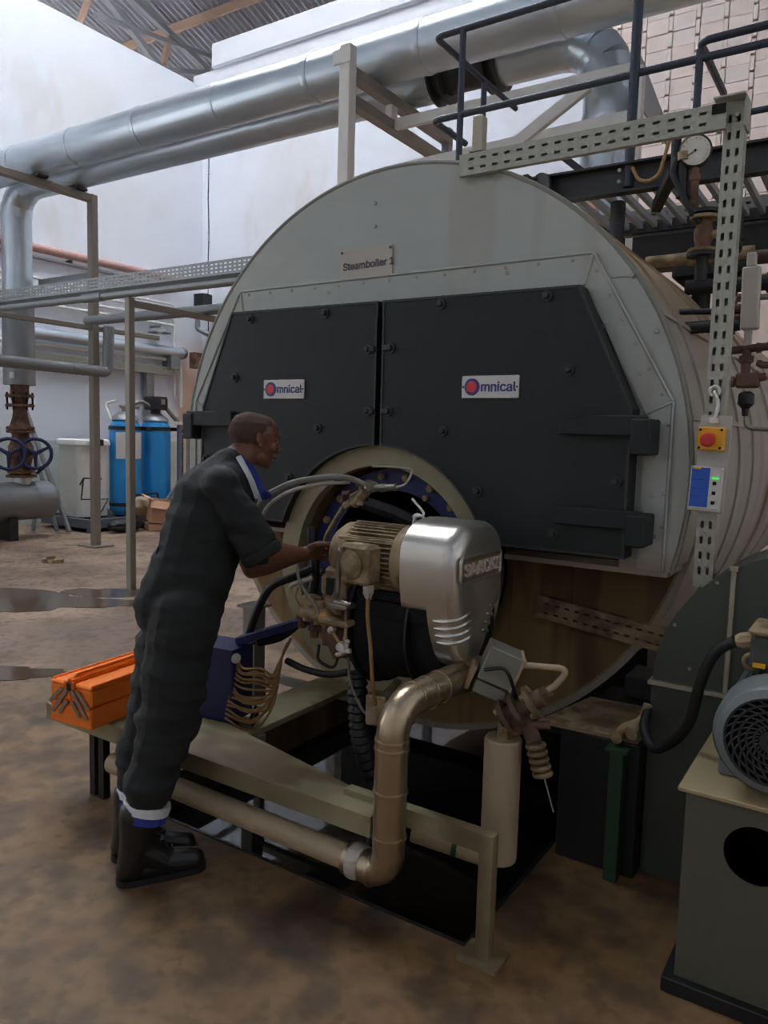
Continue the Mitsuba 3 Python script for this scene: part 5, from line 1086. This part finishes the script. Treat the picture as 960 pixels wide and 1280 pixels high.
    part(b, 'tub', loft([np.c_[o * (.90 + .02 * z) + A(-8.68, 4.63), np.full(64, .20 + z)] for z in (0, .3, .9, 1.15)]), M_bin, 40)
    part(b, 'lid', loft([np.c_[o * k + A(-8.68, 4.63), np.full(64, z)] for k, z in ((.98, 1.30), (1.04, 1.31), (1.04, 1.35), (1.0, 1.385), (.9, 1.40))]), M_bin, 40)
    part(b, 'lid_clip', cat(bb(-8.36, -8.30, 4.55, 4.72, 1.30, 1.40), bb(-8.34, -8.28, 4.5, 4.62, 1.27, 1.36)), M_black, False)
    for pts in (((-8.2, 4.22, .72), (-8.2, 4.28, .82), (-8.2, 4.6, .80)), ((-8.2, 4.28, .82), (-8.2, 4.24, .50), (-8.2, 4.72, .48), (-8.2, 4.52, .2))): part(b, 'wire_frame', tube(pts, .012, 6), M_black, 30)
    part(b, 'hose', tube(smoothline([(-8.5, 5.0, 1.38), (-8.4, 5.02, 1.55), (-8.5, 5.0, 1.75), (-8.6, 5.0, 1.95), (-8.5, 5.1, 2.02)]), .02, 8), M_white, 40)
    k = thing('bag_frame', 'dark wire stand with a crumpled pale sack beside the brine bin', 'stand')
    part(k, 'frame', tube(fillet([(-8.1, 4.95, .20), (-8.1, 5.03, .52), (-8.1, 5.6, .54), (-8.1, 5.65, .22)], .03), .016, 8), M_black, 40)
    sk = trimesh.creation.icosphere(3, 1.0); sk.vertices = sk.vertices * A(.12, .20, .16) * (1 + .35 * (meshkit.fbm(sk.vertices * 2.5, 3, 4)[:, None] - .5)) + A(-8.03, 5.2, .345)
    part(k, 'sack', sk, M_insul, True)
    sk = trimesh.creation.icosphere(3, 1.0); sk.vertices = sk.vertices * A(.14, .30, .11) * (1 + .35 * (meshkit.fbm(sk.vertices * 2.5, 3, 9)[:, None] - .5)) + A(-7.80, 4.72, .11)
    obj('black_bag', sk, M_rubber, 'limp black bag lying on the floor in front of the skid', 'bag', smooth=True)
    # cardboard boxes
    c = thing('cardboard_box', 'open brown cardboard box tilted on top of a flattened one', 'box'); ct = unit((.12, .10, 1)); cu = unit((.5, .85, -.15)); cu = unit(cu - ct * (cu @ ct)); cv = np.cross(ct, cu); cc = A(-7.62, 5.30, .30)
    q = lambda u0, u1, v0, v1, w0, w1: place(bb(u0, u1, v0, v1, w0, w1), cc, cu, cv, ct)
    for nm, m_ in (('side', q(-.21, .21, -.17, -.16, -.17, .17)), ('side', q(-.21, .21, .16, .17, -.17, .17)), ('side', q(-.21, -.20, -.17, .17, -.17, .17)), ('side', q(.20, .21, -.17, .17, -.17, .17)), ('bottom', q(-.21, .21, -.17, .17, -.18, -.17))): part(c, nm, m_, M_card, False)
    part(c, 'flap', place(bb(0, .15, -.2, .2, -.004, .004), cc + cu * .20 + ct * .17, unit(cu * .8 - ct * .4), cv), M_card, False); part(c, 'flap', place(bb(-.15, 0, -.2, .2, -.004, .004), cc - cu * .20 + ct * .17, unit(cu * .9 - ct * .25), cv), M_card, False)
    part(c, 'flap', place(bb(-.24, .24, -.14, 0, -.004, .004), cc - cv * .165 + ct * .17, cu, unit(cv * .5 + ct * .7)), M_card, False)
    obj('cardboard_box', obox((-7.66, 5.34, .055), (.5, .85, 0), (-.85, .5, 0), (0, 0, 1), .52, .42, .10, .004), M_card, 'flattened brown cardboard box under the open one', 'box', smooth=False)
    # cartridge filters on a pipe frame
    f = thing('filter_set', 'blue cartridge filter housing on a dark pipe frame beside the boiler', 'water filter')
    part(f, 'housing', lathe([(0, 0), (.08, .01), (.085, .06), (.085, .66), (.10, .68), (.10, .78), (0, .78)], (-8.2, 6.72, .72), (0, 0, 1), 28), M_tank)
    for z in (.60, 1.52): part(f, 'bracket', bb(-8.22, -8.16, 6.2, 6.95, z, z + .07), M_black, False)
    for y in (6.26, 6.40, 6.50): part(f, 'pipe', cyl((-8.25, y, .25), (-8.25, y, 1.5), .026, 12), M_rust)
    part(f, 'upright', bb(-8.23, -8.17, 6.90, 6.95, .1, 1.55), M_black, False)
    part(f, 'pump', cat(cyl((-8.1, 6.55, .42), (-8.1, 6.80, .42), .12), bb(-8.2, -8.0, 6.58, 6.78, 0, .35), cyl((-8.1, 6.72, .5), (-8.1, 6.72, .74), .07)), M_rust)
    # wall services
    W = -9.5
    w = thing('red_wall_pipe', 'dull red pipe along the left wall', 'pipe'); part(w, 'pipe', cyl((W, 1.0, 4.33), (W, 7.25, 4.37), .065, 20), M_redpipe)
    for y in (3, 5, 7): part(w, 'bracket', bb(-9.6, W + .02, y, y + .04, 4.24, 4.28), M_black, False)
    w = thing('grey_wall_pipe', 'thin grey pipe just under the red wall pipe', 'pipe'); part(w, 'pipe', cyl((W, 1.0, 4.19), (W, 7.0, 4.22), .028, 16), M_galvd)
    w = thing('silver_wall_pipe', 'silver pipe with a capped end on the left wall', 'pipe'); part(w, 'pipe', cyl((W + .05, 4.0, 3.04), (W + .05, 7.35, 3.02), .10, 28), M_galv); part(w, 'end_cap', lathe([(0, 0), (.105, 0), (.11, .03), (.09, .09), (0, .11)], (W + .05, 7.33, 3.02), (0, 1, 0), 28), M_galvd); part(w, 'stub', bb(-9.6, -9.35, 7.0, 7.2, 2.7, 2.95), M_galvd, False)
    for i, (z, y1_) in enumerate(((2.86, 7.35), (3.50, 7.20), (3.62, 7.20), (3.76, 7.20), (3.88, 7.2))):
        r_ = .024 if i else .036
        o_ = obj('wall_conduit', tube(fillet([(W, 2.0, z), (W, y1_, z + .02), (W, y1_ + .02, max(z - 1.3, 2.0))], .07), r_, 10), M_white, ('pale wall pipe above the perforated wall tray', 'lowest of the four thin bent conduits above the silver wall pipe', 'second lowest of the four thin bent conduits', 'third of the four thin bent conduits from below', 'topmost of the four thin bent conduits')[i], 'conduit', 'bent conduits on the left wall')
    w = thing('wall_tray', 'perforated cable tray with a vertical leg on the left wall', 'cable tray')
    part(w, 'tray', perf((-9.42, 4.1, 2.69), (-9.42, 7.15, 2.66), .14, .15, (1, 0, 0), .07, (.04, .02), 3), M_strut, False); part(w, 'leg', perf((-9.45, 6.60, 2.6), (-9.45, 6.60, 1.2), .17, .10, (1, 0, 0), .07, (.03, .014), 2), M_galvd, False)
    l = thing('wall_lamp', 'small bowl shaped lamp on the left wall', 'lamp'); part(l, 'shade', lathe([(.02, 0), (.08, -.02), (.2, -.09), (.21, -.10), (.19, -.10), (.07, -.035), (.0, -.02)], (-9.35, 6.73, 3.42), (0, 0, 1), 28), M_galvd); part(l, 'bulb', trimesh.creation.icosphere(2, .06).apply_translation((-9.35, 6.73, 3.36)), M_plate, True); part(l, 'arm', cyl((-9.6, 6.73, 3.44), (-9.33, 6.73, 3.44), .02), M_galvd)
    j = thing('wall_box', 'dark meter box with pipes near the back left corner', 'box'); part(j, 'box', bb(-9.36, -9.1, 7.55, 7.79, 3.85, 4.15, .01), M_black, False); part(j, 'niche', bb(-9.37, -9.2, 7.45, 7.79, 2.75, 3.05, .01), M_rust, False); part(j, 'pipe', tube(fillet([(-9.3, 7.6, 3.85), (-9.3, 7.6, 3.5), (-9.1, 7.7, 3.4)], .05), .05, 12), M_galvd)
    for i, x in enumerate((-9.1, -8.95, -8.55)): obj('corner_conduit', tube(fillet([(x, 7.93, 1.2), (x, 7.93, 2.9 - .25 * i), (x + .8, 7.93, 2.92 - .25 * i)], .06), .022, 8), M_white, ('pale bent conduit on the orange back wall, nearest the corner', 'pale bent conduit on the orange back wall, second from the corner', 'pale bent conduit on the orange back wall, farthest from the corner')[i], 'conduit', 'bent conduits on the back wall')
    # puddles
    def puddle(cx, cy, rx, ry, seed, ang):
        t = np.linspace(0, 2 * np.pi, 90, endpoint=False); rad = .55 + .9 * meshkit.fbm(np.c_[np.cos(t) * 1.6 + seed, np.sin(t) * 1.6, np.zeros(90)], 4, seed)
        x, y = rx * rad * np.cos(t), ry * rad * np.sin(t); c_, s_ = math.cos(ang), math.sin(ang)
        return ext(sg.Polygon(np.c_[cx + x * c_ - y * s_, cy + x * s_ + y * c_]).buffer(0), .003, (0, 0, .0005), (1, 0, 0), (0, 1, 0))
    for i, (cx, cy, rx, ry, sd, an_, lab) in enumerate(((-4.75, .95, 1.05, .42, 3, .55, 'wide shallow puddle on the floor at the left edge'), (-4.35, 1.72, .40, .20, 8, .6, 'bright puddle at the foot of the slim post'), (-3.75, 1.62, .42, .14, 12, .5, 'narrow puddle between the slim post and the man'), (-2.95, -.35, .55, .16, 15, .7, 'dark damp patch on the floor above the orange toolbox'))):
        obj('puddle', puddle(cx, cy, rx, ry, sd, an_), 'm_puddle', lab, 'puddle', 'puddles on the floor', smooth=False)
    obj('floor_scrap', cat(bb(-6.3, -6.1, 2.35, 2.5, 0, .04), cyl((-6.2, 2.4, .04), (-6.2, 2.4, .08), .05)), M_dust, 'small metal scrap lying on the floor at the left edge', 'scrap')
build_left()
